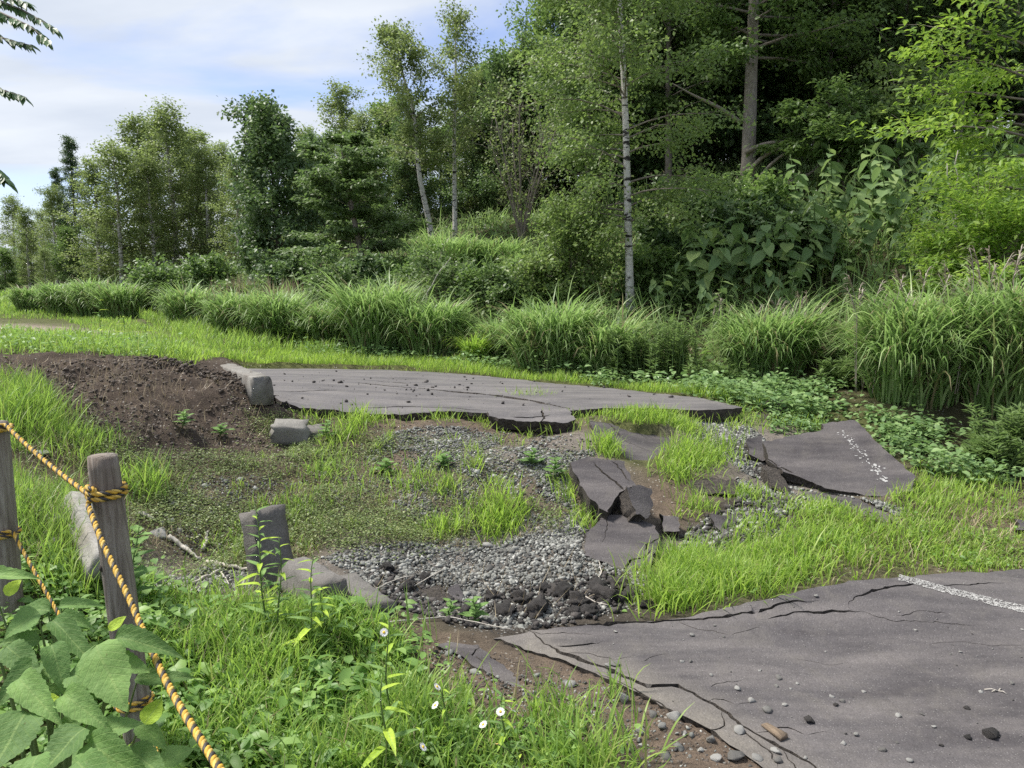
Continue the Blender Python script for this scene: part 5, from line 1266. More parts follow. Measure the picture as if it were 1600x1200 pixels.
q = region([(0, 640), (200, 740), (200, 930), (0, 930)], 500); grass(g, q, .05, .16, .004, .8, .7)
stuff('dry_straws', g, M['dry_grass'], 'thin dry straws on the slope, mound and pit')
g = Geo()                                                    # broad low herbs in the foreground
cover([(195, 930), (560, 965), (640, 1020), (660, 1090), (760, 1210), (250, 1210), (190, 1010)], 13000, .012, .035, .07, lambda x, y: clump(x, y, 3.5, 0.3, 0.55, 52), True)
cover([(195, 930), (560, 965), (640, 1020), (700, 1210), (250, 1210), (190, 1010)], 1500, .04, .085, .12, lambda x, y: clump(x, y, 3.0, 0.4, 0.6, 55), True)
cover([(0, 880), (200, 900), (260, 1000), (200, 1200), (0, 1200)], 2600, .02, .06, .12, None, True)
cover([(600, 1120), (760, 1140), (900, 1170), (900, 1210), (600, 1210)], 800, .015, .05, .08, clump, True)
cover([(0, 530), (200, 540), (300, 556), (260, 562), (0, 552)], 1600, .03, .07, .15, None, True)
cover(R1, 700, .015, .04, .06, clump, True)
stuff('low_herbs', g, M['herb'], 'low broad-leaved herbs among the foreground grass')
g = Geo()
cover([(1060, 600), (1180, 595), (1290, 610), (1320, 640), (1250, 660), (1160, 640), (1070, 618)], 3600, .04, .085, .20, None, True)
cover([(1340, 650), (1450, 670), (1600, 690), (1600, 770), (1480, 760), (1400, 720)], 2300, .03, .08, .18, clump, True)
cover([(1200, 640), (1290, 640), (1290, 670), (1200, 675)], 700, .03, .06, .1, None, True)
cover([(470, 560), (600, 566), (720, 570), (800, 582), (940, 602), (1060, 612), (1060, 604), (940, 592), (800, 570), (600, 556), (470, 550)], 2600, .04, .09, .22, clump, True)
stuff('ground_vines', g, M['vine_leaf'], 'leafy vines creeping under the tall grass on the right')

UG = np.array([(-9, 20), (-5.6, 14.6), (-3.6, 12.2), (-1, 11.4), (0.4, 10.2), (1.6, 9.2), (3, 8.9), (5.2, 8.1), (7, 7.5), (14, 9), (16, 24), (0, 24), (-12, 30), (-16, 30)])
def wregion(n, dens=None):
    lo, hi = UG.min(0), UG.max(0); q = RNG.uniform(lo, hi, (n * 4, 2)); k = inside(UG, q[:, 0], q[:, 1]); k &= RNG.random(len(q)) < np.clip(12 / q[:, 1], .3, 1) ** 1.5
    q = q[k][:n]; return np.c_[q, H(q[:, 0], q[:, 1])]
g = Geo(); q = wregion(34000); n = len(q); q[:, 2] += RNG.random(n) ** 1.4 * 0.5 * vnoise(q[:, 0] * 1.5, q[:, 1] * 1.5, 47); az = RNG.uniform(0, 2 * PI, n)
L_ = RNG.uniform(.06, .15, n); kites(g, q, np.stack([np.cos(az), np.sin(az), RNG.uniform(-.4, .5, n)], 1), np.stack([RNG.normal(0, .4, n), RNG.normal(-.3, .4, n), np.ones(n)], 1), L_, L_ * RNG.uniform(.4, .8, n), .15, None, True)
stuff('undergrowth', g, M['mid_leaf'], 'low leafy undergrowth covering the wooded bank')
g = Geo(); q = wregion(14000); grass(g, q, .25, .75, .022, .35, 1.1, 4)
stuff('bank_grass', g, M['silver_grass'], 'long loose grass growing over the bank below the trees')

# ------------------------------------------------------------------ silver grass clumps
def clump_thing(u, Y, vb, vt, hw, label, n=900, plumes=0, mat='silver_grass', seed=0, name='silver_grass_clump', width=0.016, group='tall silver grass clumps along the road'):
    if vb: x, Y, _ = hit(u, vb)
    x = P(u, 560, Y)[0]; z = float(H(np.array([x]), np.array([Y]))[0]); zt = P(u, vt, Y)[2]; hg = max(0.35, zt - z) * (1 + .12 * math.sin(u * 1.7)); R = hw * Y / FPX
    root = empty(name, (x, Y, z), label, 'grass', group); g = Geo()
    rr = R * 0.62 * np.sqrt(RNG.random(n)); az = RNG.uniform(0, 2 * PI, n)
    base = np.stack([rr * np.cos(az), rr * np.sin(az) * 0.7, np.zeros(n)], 1); base[:, 2] = H(x + base[:, 0], Y + base[:, 1]) - z - 0.02
    a2 = az + RNG.normal(0, 0.9, n) + 0.5 * math.sin(u); out = np.clip(rr / (R * 0.62 + 1e-6), 0, 1)
    hs = hg * (RNG.uniform(0.5, 1.5, n) + 0.22 * (RNG.random(n) < .08)) * (0.75 + 0.5 * vnoise(base[:, 0] * 4 + Y, base[:, 1] * 4, 17))
    blades(g, base, hs, width * RNG.uniform(0.6, 1.2, n), a2, 0.05 + 0.35 * out * RNG.random(n), RNG.uniform(1.1, 3.0, n), 6, RNG.random(n), 2.0)
    # blades leaving the culms higher up
    m_ = n; rr = R * 0.75 * np.sqrt(RNG.random(m_)); az = RNG.uniform(0, 2 * PI, m_); b2 = np.stack([rr * np.cos(az), rr * np.sin(az) * 0.75, hg * RNG.uniform(0.2, 0.72, m_)], 1)
    blades(g, b2, hg * RNG.uniform(0.3, 0.65, m_), width * RNG.uniform(0.6, 1.2, m_), az + RNG.normal(0, .9, m_), RNG.uniform(0.1, 0.5, m_), RNG.uniform(1.4, 2.8, m_), 5, None, 1.6)
    tag(link('blades', g.mesh('blades', M[mat], True), root), None, None, None, 'stuff')
    g = Geo(); k = n // 4; rr = R * 0.55 * np.sqrt(RNG.random(k)); az = RNG.uniform(0, 2 * PI, k); b3 = np.stack([rr * np.cos(az), rr * np.sin(az) * 0.7, np.full(k, -0.03)], 1)
    blades(g, b3, hg * RNG.uniform(0.4, 0.9, k), 0.008, az, 0.1, RNG.uniform(0.2, 0.9, k), 3)
    tag(link('dead_stems', g.mesh('dead_stems', M['dry_grass'], True), root), None, None, None, 'stuff')
    for i in range(plumes):
        q = np.array((RNG.uniform(-.9, .9) * R, RNG.uniform(-.3, .3) * R, 0.0)); hh = hg * RNG.uniform(1.0, 1.38); a_ = RNG.uniform(-0.5, 0.7)
        pm = PLUMES[i % len(PLUMES)]; o = link('plume', pm, root, tuple(q)); o.scale = (hh, hh, hh); o.rotation_euler = (RNG.uniform(-.1, .1), RNG.uniform(-.1, .12), RNG.choice([0, 0, PI]) + a_)
    return root
def plume_mesh(seed):
    g = Geo(); t_ = np.linspace(0, 1, 9); path = np.stack([0.02 * t_ + 0.10 * np.clip(t_ - 0.72, 0, 1) ** 1.3 * 3, 0 * t_, t_ - 0.35 * np.clip(t_ - 0.82, 0, 1) ** 1.2], 1)
    tube(g, path, 0.0042 * (1.1 - .6 * t_), 4)
    for k in range(16):
        s_ = RNG.uniform(0.80, 0.99); q = np.array([np.interp(s_, t_, path[:, i]) for i in range(3)])
        blades(g, q[None], RNG.uniform(.06, .12), 0.009, RNG.normal(0, .35), RNG.uniform(0.2, .7), RNG.uniform(1.6, 2.6), 4, None, 1.2)
    return g.mesh('plume', M['plume'], True)
PLUMES = [plume_mesh(i) for i in range(5)]
for i, (u, Y, vb, vt, hw, lab) in enumerate([(55, 26, 490, 445, 30, 'leftmost far clump of silver grass by the dirt track'), (100, 25, 492, 445, 30, 'second far silver grass clump from the left'), (145, 24, 494, 443, 32, 'third far silver grass clump from the left'), (192, 21.5, 497, 440, 42, 'fourth far silver grass clump, before the bluish bush')]):
    clump_thing(u, Y, vb, vt, hw, lab, 600, 0, width=0.035)
for u, Y, vt, hw, n, pl, lab in [(300, 15.2, 455, 52, 650, 0, 'shaggy silver grass clump right of the bluish bush'), (372, 12.9, 450, 52, 750, 0, 'rounded silver grass clump left of its twin before the dry reeds'), (436, 12.3, 455, 50, 750, 0, 'rounded silver grass clump right of its twin before the dry reeds'),
                              (515, 12.0, 480, 50, 650, 0, 'darker low silver grass clump left of centre'), (592, 11.4, 455, 70, 1000, 0, 'dense silver grass clump left of the central pair'), (675, 11.1, 462, 68, 1000, 0, 'dense silver grass clump right of the central pair'), (785, 10.6, 505, 45, 500, 0, 'low silver grass clump right of the yellowish tuft'),
                              (865, 9.7, 480, 92, 1300, 0, 'wide silver grass clump in front of the white birch'), (945, 9.3, 492, 55, 700, 0, 'silver grass at the foot of the tall white birch'), (1200, 8.8, 475, 92, 1300, 26, 'silver grass clump with a few plumes left of the biggest clump'), (1345, 8.6, 500, 55, 650, 6, 'silver grass between the two plumed clumps'),
                              (1440, 7.5, 448, 118, 1700, 34, 'biggest silver grass clump with many plumes at right'), (1575, 7.2, 455, 100, 1300, 16, 'silver grass clump cut by the right picture edge'), (700, 15.5, 372, 75, 700, 0, 'silver grass growing up the bank below the leaning birch'), (775, 15.5, 368, 70, 700, 0, 'silver grass on the bank below the bare shrub'), (830, 14.2, 395, 55, 500, 0, 'silver grass on the bank left of the olive bush'), (640, 16.5, 400, 60, 500, 0, 'shaded silver grass on the bank behind the layered tree'),
                              (720, 13.8, 425, 70, 600, 0, 'lower bank silver grass above the central pair')]:
    clump_thing(u, Y, 0, vt, hw, lab, n, pl, width=0.021 + 0.0008 * Y)
clump_thing(742, 10.3, 0, 520, 24, 'narrow yellowish grass tuft between central clumps', 260, 0, 'lime_grass', name='grass_tuft')
# dry reeds
def reeds(u0, u1, Y, vt, n, label):
    x0 = P(u0, 500, Y)[0]; x1 = P(u1, 500, Y)[0]; xm = (x0 + x1) / 2; z = float(H(np.array([xm]), np.array([Y]))[0]); hg = P(u0, vt, Y)[2] - z
    root = empty('dry_reeds', (xm, Y, z), label, 'reeds'); g = Geo(); q = np.stack([RNG.uniform(x0 - xm, x1 - xm, n), RNG.normal(0, .3, n), np.full(n, -.05)], 1)
    blades(g, q, hg * RNG.uniform(.7, 1.1, n), 0.035, RNG.uniform(0, 6, n), RNG.normal(0, .08, n), RNG.normal(0.1, .15, n), 3)
    tag(link('stalks', g.mesh('stalks', M['dry_grass']), root), None, None, None, 'stuff')
reeds(340, 470, 15.5, 428, 260, 'stand of pale dry reeds behind the twin grass clumps')
reeds(240, 330, 24, 425, 200, 'fainter dry reeds under the left birches')
# golden rod stands
def stand(u, Y, vt, hw, n, label, mat='lush_leaf', ll=0.09):
    x = P(u, 560, Y)[0]; z = float(H(np.array([x]), np.array([Y]))[0]); hg = P(u, vt, Y)[2] - z; R = hw * Y / FPX
    root = empty('leafy_weed_stand', (x, Y, z), label, 'weeds', 'stands of upright leafy weeds'); g = Geo(); gs = Geo()
    for i in range(n):
        b_ = np.array((RNG.normal(0, R * .5), RNG.normal(0, R * .4), -0.03)); hh = hg * RNG.uniform(.65, 1.08); tip = b_ + np.array((RNG.normal(0, .06), RNG.normal(0, .06), hh))
        tube(gs, [b_, (b_ + tip) / 2 + RNG.normal(0, .01, 3), tip], [0.006, .005, .002], 4, None, False)
        k = 46; s_ = RNG.uniform(.15, 1, k)[:, None]; az = RNG.uniform(0, 2 * PI, k); kites(g, b_ + (tip - b_) * s_, np.stack([np.cos(az), np.sin(az), RNG.uniform(.2, .8, k)], 1), np.tile((0, 0, 1.0), (k, 1)), ll * RNG.uniform(.7, 1.2, k), ll * .22)
    tag(link('stems', gs.mesh('stems', M['green_stem']), root), None, None, None, 'stuff')
    tag(link('leaves', g.mesh('leaves', M[mat]), root), None, None, None, 'stuff')
stand(990, 8.9, 515, 36, 34, 'upright leafy weeds at the road end, left stand')
stand(1045, 8.7, 500, 44, 46, 'taller upright leafy weeds at the road end, right stand')
stand(1110, 8.5, 560, 40, 24, 'short leafy weeds below the plumed clump')
stand(1595, 6.1, 640, 50, 44, 'leafy green weeds at the right edge below the grass clump', 'lush_leaf', .10)
stand(1560, 5.9, 680, 40, 30, 'low leafy weeds beneath the right edge stand', 'lush_leaf', .10)
stand(1330, 8.0, 560, 50, 34, 'upright weeds between the plumed grass clumps')
stand(470, 12.0, 500, 45, 30, 'dark leafy weeds between rounded grass clumps', 'mid_leaf', .12)

# ------------------------------------------------------------------ knotweed
KN = [leaf_mesh('leaf', M['knot_leaf'], 6, 0.60, 0.0, 0.14, 0.15 + .2 * i, 0.62, 0.02, i, 0.8) for i in range(3)]
def knotweed(hg, nl, ls, seed):
    root = bpy.data.objects.new('knotweed_plant', None); COL.objects.link(root); g = Geo()
    for s_ in range(3):
        a_ = s_ * 2.1 + seed; ln = RNG.uniform(.2, .5); tip = np.array((math.cos(a_) * ln, math.sin(a_) * ln, hg * RNG.uniform(.75, 1.05))); t_ = np.linspace(0, 1, 6)[:, None]
        path = tip * np.c_[t_ ** 1.6, t_ ** 1.6, t_]; tube(g, path, 0.013 * (1.1 - .8 * t_[:, 0]), 5)
        for i in range(nl // 3):
            f = 0.3 + 0.7 * i / (nl // 3); q = np.array([np.interp(f, t_[:, 0], path[:, k]) for k in range(3)]); az = i * 2.6 + s_ + RNG.normal(0, .4)
            if RNG.random() < 0.35: az = -PI / 2 + RNG.normal(0, 0.9)
            put_leaf(KN[i % 3], root, q, (math.cos(az), math.sin(az), RNG.uniform(-.8, .15)), (RNG.normal(0, .3), RNG.normal(-.2, .3), 1), ls * RNG.uniform(.5, 1.25), RNG.uniform(.8, 1.2))
    link('stem', g.mesh('stem', M['green_stem'], True), root)
    return root
KP = [knotweed(1.1, 33, .20, 0), knotweed(1.35, 39, .235, 1.3), knotweed(0.9, 30, .165, 2.2)]
GK = 'giant knotweed on the right bank'
LK = 'giant knotweed with large heart-shaped leaves in the thicket on the right bank'
KPOS = [(1065, 11.6, 0), (1100, 11.2, 1), (1140, 11.6, 1), (1180, 11.2, 1), (1210, 12.0, 0), (1240, 11.4, 1), (1280, 11.8, 1), (1310, 12.6, 0), (1350, 11.8, 1), (1390, 12.2, 1), (1420, 12.8, 0), (1250, 13.2, 1), (1300, 13.8, 1), (1340, 14.2, 0), (1380, 13.8, 1), (1420, 14.2, 1), (1290, 15.0, 1), (1340, 15.6, 1), (1390, 15.4, 0), (1440, 15, 1), (1460, 12.2, 1), (1490, 13.2, 1), (1200, 12.9, 0), (1530, 12.5, 0), (1470, 11.0, 2), (1040, 11.2, 2), (1120, 10.6, 2), (1230, 10.6, 2), (1330, 10.6, 2), (1420, 10.8, 2), (1550, 11, 0), (1580, 12, 1), (1090, 12.6, 0), (1150, 12.8, 0), (1510, 14.5, 1), (1265, 12.4, 0), (1365, 12.9, 1), (1445, 13.6, 0)]
for i, (u, Y, k) in enumerate(KPOS):
    x = P(u, 400, Y)[0]; z = float(H(np.array([x]), np.array([Y]))[0])
    copy_tree(KP[k], (x, Y, z), RNG.normal(0, .35), RNG.uniform(.85, 1.15), LK)
    COL.objects[-1] if False else None
for o in [o for o in COL.objects if o.name.startswith('knotweed_plant') and o not in KP]:
    tag(o, LK, 'plant', GK)
ORD = 'first second third fourth fifth sixth seventh eighth ninth tenth eleventh twelfth thirteenth fourteenth fifteenth sixteenth seventeenth eighteenth nineteenth twentieth twenty-first twenty-second twenty-third twenty-fourth'.split()
kn = sorted([o for o in COL.objects if o.name.startswith('knotweed_plant') and o not in KP], key=lambda o: o.location.y)
for row, part_ in (('front', kn[:13]), ('middle', kn[13:26]), ('rear', kn[26:])):
    for i, o in enumerate(sorted(part_, key=lambda o: o.location.x / o.location.y)):
        o['label'] = 'large-leaved giant knotweed in the %s row of the thicket, %s from the left' % (row, ORD[i])
for r_ in KP:
    for c in list(r_.children): bpy.data.objects.remove(c)
    bpy.data.objects.remove(r_)

# ------------------------------------------------------------------ trees
def tree(name, h, r0, c0, R, nb, leafmat, barkmat, lpt=22, ls=0.06, lw=0.7, el0=0.2, el1=1.0, droop=0.15, sub=7, twl=0.34, sig=0.05, lean=(0, 0), wig=0.06, prof=None, flat=0.0, hang=0.3, trunks=1, six=False, seed=0, side=None, tw_every=2, top=1.0, twigmat=None, multi_spread=0.25):
    """returns (trunk mesh, branch mesh, crown mesh) in local coordinates"""
    rg = np.random.default_rng(1000 + seed); gt, gb, gl = Geo(), Geo(), Geo()
    prof = prof or (lambda t: (0.35 + 0.65 * math.sin(PI * min(1, (t * 0.82 + 0.18)))) if t < 1 else 0.2)
    S0, S1 = [], []
    for tk in range(trunks):
        n = 12; t_ = np.linspace(0, 1, n); a_ = tk * 2 * PI / max(trunks, 1) + seed
        sp = 0 if trunks == 1 else multi_spread * h
        hh = h * (1 if tk == 0 else rg.uniform(.75, .95))
        px_ = lean[0] * t_ ** 1.1 + sp * math.cos(a_) * t_ ** 1.3 + wig * h * 0.25 * (fbm(t_ * 3, t_ * 0 + seed + tk, seed + 3, 3)) * t_
        py_ = lean[1] * t_ ** 1.1 + sp * math.sin(a_) * t_ ** 1.3 + wig * h * 0.25 * (fbm(t_ * 3, t_ * 0 + seed + 7 + tk, seed + 4, 3)) * t_
        path = np.stack([px_, py_, hh * t_ - 0.1 * (1 - t_)], 1)
        rad = r0 * (1.0 if trunks == 1 else .75) * (1 - t_) ** 0.75 + 0.008; rad[0] *= 1.25
        tube(gt, path, rad, 9)
        at = lambda f: np.array([np.interp(f, t_, path[:, i]) for i in range(3)])
        for k in range(nb // trunks):
            f = (k + rg.random()) / (nb // trunks); tt = c0 + (top - c0) * f
            az = k * 2.39996 + rg.normal(0, .35) + seed
            if side is not None and rg.random() < side[1]: az = side[0] + rg.normal(0, 0.8)
            el = el0 + (el1 - el0) * f + rg.normal(0, .14); L_ = R * prof(f) * (rg.uniform(.45, 1.05) + .35 * (rg.random() < .2))
            s_ = np.linspace(0, 1, 6); d = np.array((math.cos(az) * math.cos(el), math.sin(az) * math.cos(el), math.sin(el)))
            pb = at(tt) + d * (L_ * s_)[:, None]; pb[:, 2] -= droop * L_ * s_ ** 2; pb += np.cumsum(rg.normal(0, 0.022 * L_, pb.shape), 0) * s_[:, None]
            rb = np.interp(tt, t_, rad) * 0.30
            tube(gb, pb, np.maximum(rb * (1 - s_ * .85), 0.0035), 5, None, False)
            for j in range(sub):
                q = 0.22 + 0.78 * (j + rg.random()) / sub; p0 = np.array([np.interp(q, s_, pb[:, i]) for i in range(3)])
                an = az + rg.choice((-1, 1)) * rg.uniform(.3, 1.2); e2 = el * .5 + rg.normal(0.1, .3) * (1 - flat); l2 = L_ * twl * (1.15 - .6 * q) * rg.uniform(.7, 1.3) + 0.08
                p1 = p0 + l2 * np.array((math.cos(an) * math.cos(e2), math.sin(an) * math.cos(e2), math.sin(e2) - droop * 0.6))
                S0.append(p0); S1.append(p1)
                if j % tw_every == 0: tube(gb, [p0, (p0 + p1) / 2 + (0, 0, l2 * .05), p1], [max(rb * .3, .0035), .003, .002], 3, None, False)
            S0.append(np.array([np.interp(.6, s_, pb[:, i]) for i in range(3)])); S1.append(pb[-1])
    S0 = np.array(S0); S1 = np.array(S1); k = np.repeat(np.arange(len(S0)), lpt); m_ = len(k)
    dens = rg.uniform(.1, 1.0, len(S0)); keep = rg.random(m_) < dens[k]; k = k[keep]; m_ = len(k)
    f = rg.uniform(.05, 1.08, m_)[:, None]; off = rg.normal(0, sig, (m_, 3)); off[:, 2] *= (1 - .75 * flat)
    pos = S0[k] + (S1[k] - S0[k]) * f + off
    dirv = unit(S1[k] - S0[k]) * .6 + rg.normal(0, .6, (m_, 3)) + np.array((0, 0, -hang)); dirv[:, 2] *= (1 - .6 * flat)
    nr = rg.normal(0, .55 * (1 - .6 * flat), (m_, 3)) + np.array((0, -0.25, 1.0))
    ln = ls * rg.uniform(.65, 1.25, m_)
    cl = rg.random(len(S0))[k]
    kites(gl, pos, dirv, nr, ln, ln * lw * rg.uniform(.8, 1.2, m_), 0.14, np.clip(0.5 * rg.random(m_) + 0.5 * cl, 0, 1), six)
    return gt.mesh('trunk', M[barkmat], True), gb.mesh('branches', M[twigmat or barkmat], True), gl.mesh('crown', M[leafmat], False)
def at_ground(u, Y, v=400, dz=0):
    x = P(u, v, Y)[0]; return (x, Y, float(H(np.array([x]), np.array([Y]))[0]) - 0.03 + dz)
def put_tree(name, parts, loc, label, cat='tree', group=None, rz=0.0, sc=1.0):
    r = empty(name, loc, label, cat, group, rz); r.scale = (sc, sc, sc) if np.isscalar(sc) else sc
    for nm, me in zip(('trunk', 'branches', 'crown'), parts):
        o = link(nm, me, r)
        if nm == 'crown': o['kind'] = 'stuff'
    return r
def height_to(u, vt, Y, loc): return (P(u, vt, Y)[2] - loc[2]) * 0.88

lo_prof = lambda t: 0.25 + 0.75 * math.sin(PI * (0.15 + 0.8 * t))
cone = lambda t: 1.0 - 0.85 * t
# tall white birch in the centre right
L_ = at_ground(985, 11.8, 500); b = tree('birch', 7.6, 0.058, 0.16, 1.75, 84, 'birch_olive', 'birch_bark', 70, 0.058, .75, 0.25, 0.95, .30, 10, .42, .09, (-0.42, 0.1), .03, lambda t: .55 + .45 * math.sin(PI * (.1 + .85 * t)), seed=1, twigmat='twig', side=(PI, .45))
put_tree('birch_tree', b, L_, 'tall white-barked birch standing in front at centre right')
# two slim birches left of centre
L_ = at_ground(678, 18.6, 395); hA = height_to(640, 40, 18.6, L_) * 1.07
b = tree('birch', hA, 0.07, 0.42, 1.15, 40, 'birch_leaf', 'birch_bark', 60, 0.066, .75, 0.35, 1.1, .2, 8, .42, .08, (-0.75, 0), .22, lambda t: .45 + .55 * math.sin(PI * (.2 + .72 * t)), seed=2, twigmat='twig')
put_tree('birch_tree', b, L_, 'slim birch with its white trunk leaning left, left of centre')
L_ = at_ground(711, 19.2, 370); hB = height_to(712, 18, 19.2, L_) * 1.07
b = tree('birch', hB, 0.06, 0.38, 0.95, 34, 'birch_leaf', 'birch_bark', 44, 0.066, .75, 0.5, 1.15, .12, 7, .4, .08, (0.02, 0), .08, lambda t: .5 + .5 * math.sin(PI * (.2 + .7 * t)), seed=3, twigmat='twig')
put_tree('birch_tree', b, L_, 'straight airy birch right beside the left-leaning one')
# big grey tree
L_ = at_ground(1168, 16.8, 300); b = tree('maple', 9.2, 0.150, 0.30, 3.0, 66, 'mid_leaf', 'pale_bark', 66, 0.11, .62, 0.12, .9, .12, 13, .36, .13, (-0.05, .2), .03, lambda t: .55 + .45 * math.sin(PI * (.1 + .8 * t)), flat=.35, seed=4, twigmat='grey_bark', tw_every=3)
put_tree('broadleaf_tree', b, L_, 'big spreading tree with thick bare grey trunk at right')
# layered tree
L_ = at_ground(575, 17.2, 440); hF = height_to(560, 195, 17.2, L_)
b = tree('dogwood', hF, 0.07, 0.22, 1.75, 40, 'lush_leaf', 'grey_bark', 95, 0.10, .6, 0.02, .5, .05, 9, .42, .07, (-0.55, -.1), .05, lambda t: 1.0 - .6 * t, flat=.8, trunks=2, seed=5, multi_spread=.12)
put_tree('layered_tree', b, L_, 'fresh green tree with flat tiered branches left of centre')
# dark tree
L_ = at_ground(440, 21, 430); hG = height_to(430, 165, 21, L_)
b = tree('dark', hG, 0.09, 0.08, 1.35, 60, 'dark_leaf', 'dark_bark', 64, 0.11, .7, 0.15, 1.1, .1, 8, .4, .11, (-0.2, 0), .05, lambda t: .55 + .45 * math.sin(PI * (.15 + .75 * t)), seed=6)
put_tree('dark_tree', b, L_, 'dense dark green tree standing left of the tiered one')
# left birch group
b1 = tree('birch', 6.6, 0.09, 0.10, 1.35, 58, 'birch_leaf', 'birch_bark', 42, 0.09, .75, 0.25, 1.15, .15, 7, .42, .12, (-0.15, 0), .08, lambda t: .45 + .55 * math.sin(PI * (.15 + .75 * t)), seed=7, twigmat='twig')
b2 = tree('birch', 6.0, 0.08, 0.10, 1.15, 50, 'birch_leaf', 'birch_bark', 42, 0.09, .75, 0.3, 1.2, .15, 7, .42, .11, (0.1, 0), .08, lambda t: .5 + .5 * math.sin(PI * (.1 + .8 * t)), seed=8, twigmat='twig')
b3 = tree('green', 6.0, 0.10, 0.08, 1.7, 60, 'mid_leaf', 'grey_bark', 60, 0.13, .7, 0.15, 1.1, .1, 7, .4, .14, (0, 0), .05, lambda t: .5 + .5 * math.sin(PI * (.15 + .75 * t)), seed=9)
b4 = tree('conifer', 7.0, 0.10, 0.10, 1.45, 80, 'conifer', 'dark_bark', 46, 0.12, .35, 0.0, .45, .12, 7, .4, .10, (0.1, 0), .03, cone, flat=.4, hang=.5, seed=10)
LB = [(278, 30, 150, b1, 0.0, 'tallest birch of the left group, with a white lower trunk'), (225, 31, 168, b2, 1.2, 'leafy birch left of the tallest in the left group'), (318, 32, 195, b2, 2.4, 'birch right of the tallest in the left group'), (155, 29, 238, b1, 4.0, 'short birch before the feathery dark conifer'), (350, 34, 215, b1, 3.0, 'birch crown peeping between the left group and the dark tree'),
      (190, 28, 215, b2, 5.0, 'lower birch beside the feathery conifer in the left group'), (243, 28.5, 232, b1, 0.8, 'airy birch in front of the tallest left birch'), (328, 30, 222, b1, 1.9, 'bushy birch at the right end of the left group')]
for u, Y, vt, pr, rz, lab in LB:
    l = at_ground(u, Y, 420); hh = height_to(u, vt, Y, l); base = 6.6 if pr is b1 else 6.0
    put_tree('birch_tree', pr, l, lab, 'tree', 'birches on the left', rz, (hh / base * 1.38, hh / base * 1.38, hh / base))
for u, Y, vt, lab, sc in [(122, 36, 185, 'tall feathery dark conifer at far left', 1.0), (100, 39, 240, 'shorter dark conifer behind the feathery one', .9)]:
    l = at_ground(u, Y, 420); hh = height_to(u, vt, Y, l); put_tree('conifer_tree', b4, l, lab, 'tree', None, u * .1, (hh / 7.0 * .85 * sc, hh / 7.0 * .85 * sc, hh / 7.0))
for u, Y, vt, pr, lab in [(25, 46, 300, b1, 'pointed tree crown at the far left edge'), (75, 44, 322, b2, 'thin far birch left of the feathery conifer'), (50, 40, 360, b3, 'low round far tree at the left edge'), (110, 35, 350, b3, 'low green tree under the feathery conifer'), (-10, 36, 340, b2, 'far tree cut by the left picture edge'), (8, 32, 385, b3, 'bushy green tree low at the left edge'), (165, 33, 330, b3, 'green tree between birches and conifer'), (70, 30, 385, b2, 'small birch above the far grass clumps'), (140, 44, 395, b3, 'low far bush at the foot of the left birches'), (200, 42, 385, b3, 'low far bush between the left birch trunks'), (260, 41, 380, b3, 'low far bush behind the tallest left birch'), (320, 40, 375, b3, 'low far bush right of the tallest left birch'), (375, 38, 370, b3, 'low far bush left of the dark tree trunk'), (430, 36, 365, b3, 'low far bush behind the dark tree trunk'), (490, 34, 350, b3, 'low far bush behind the tiered tree'), (-40, 44, 395, b3, 'low far bush cut by the left edge'), (30, 50, 400, b3, 'lowest far bush on the left skyline'), (90, 36, 285, b1, 'birch standing against the feathery conifer on its left'), (45, 38, 318, b1, 'airy far birch between the left edge and the conifer'), (300, 36, 190, b1, 'far birch behind the left group'), (250, 37, 180, b2, 'second far birch behind the left group'), (410, 33, 215, b1, 'far birch seen past the dark tree')]:
    l = at_ground(u, Y, 430); hh = height_to(u, vt, Y, l); base = {id(b1): 6.6, id(b2): 6.0, id(b3): 6.0}[id(pr)]
    q_ = hh / base; w_ = max(q_ * 1.3, .62 if 'low far bush' in lab or 'lowest' in lab else 0); put_tree('birch_tree' if pr is not b3 else 'broadleaf_tree', pr, l, lab, 'tree', 'far trees at the left', u * .37, (w_, w_, q_))
# trees behind the centre
for u, Y, vt, pr, lab in [(538, 28, 118, b1, 'birch crown rising left of the leaning birch'), (610, 27, 150, b3, 'green crown behind the left-leaning birch'), (770, 25, 85, b3, 'light green tree behind the bare shrub'), (860, 24, 60, b3, 'green tree between the bare shrub and the tall birch'), (500, 27, 225, b3, 'green crown above the tiered tree'), (372, 27, 235, b1, 'pale birch filling the gap left of the dark tree'), (478, 26, 190, b1, 'airy birch between the dark tree and the tiered tree'), (572, 25, 165, b1, 'airy birch just left of the leaning birch trunk'), (655, 24, 165, b1, 'pale birch crown behind the leaning birch'), (742, 23.5, 100, b1, 'pale green birch behind the straight airy birch'), (820, 22.5, 60, b1, 'pale green birch behind the bare grey-stemmed shrub'), (790, 24, 110, b3, 'green crown behind the bare grey-stemmed shrub'), (560, 29, 200, b3, 'shaded green crown far behind the tiered tree'), (690, 28, 190, b3, 'shaded tree between the two slim birches'), (400, 29, 250, b1, 'pale crown between dark tree and left birches')]:
    l = at_ground(u, Y, 380); hh = height_to(u, vt, Y, l); q_ = hh / (6.6 if pr is b1 else 6.0); put_tree('birch_tree' if pr is b1 else 'broadleaf_tree', pr, l, lab, 'tree', 'trees behind the centre', u * .23, (q_ * 1.25, q_ * 1.25, q_))
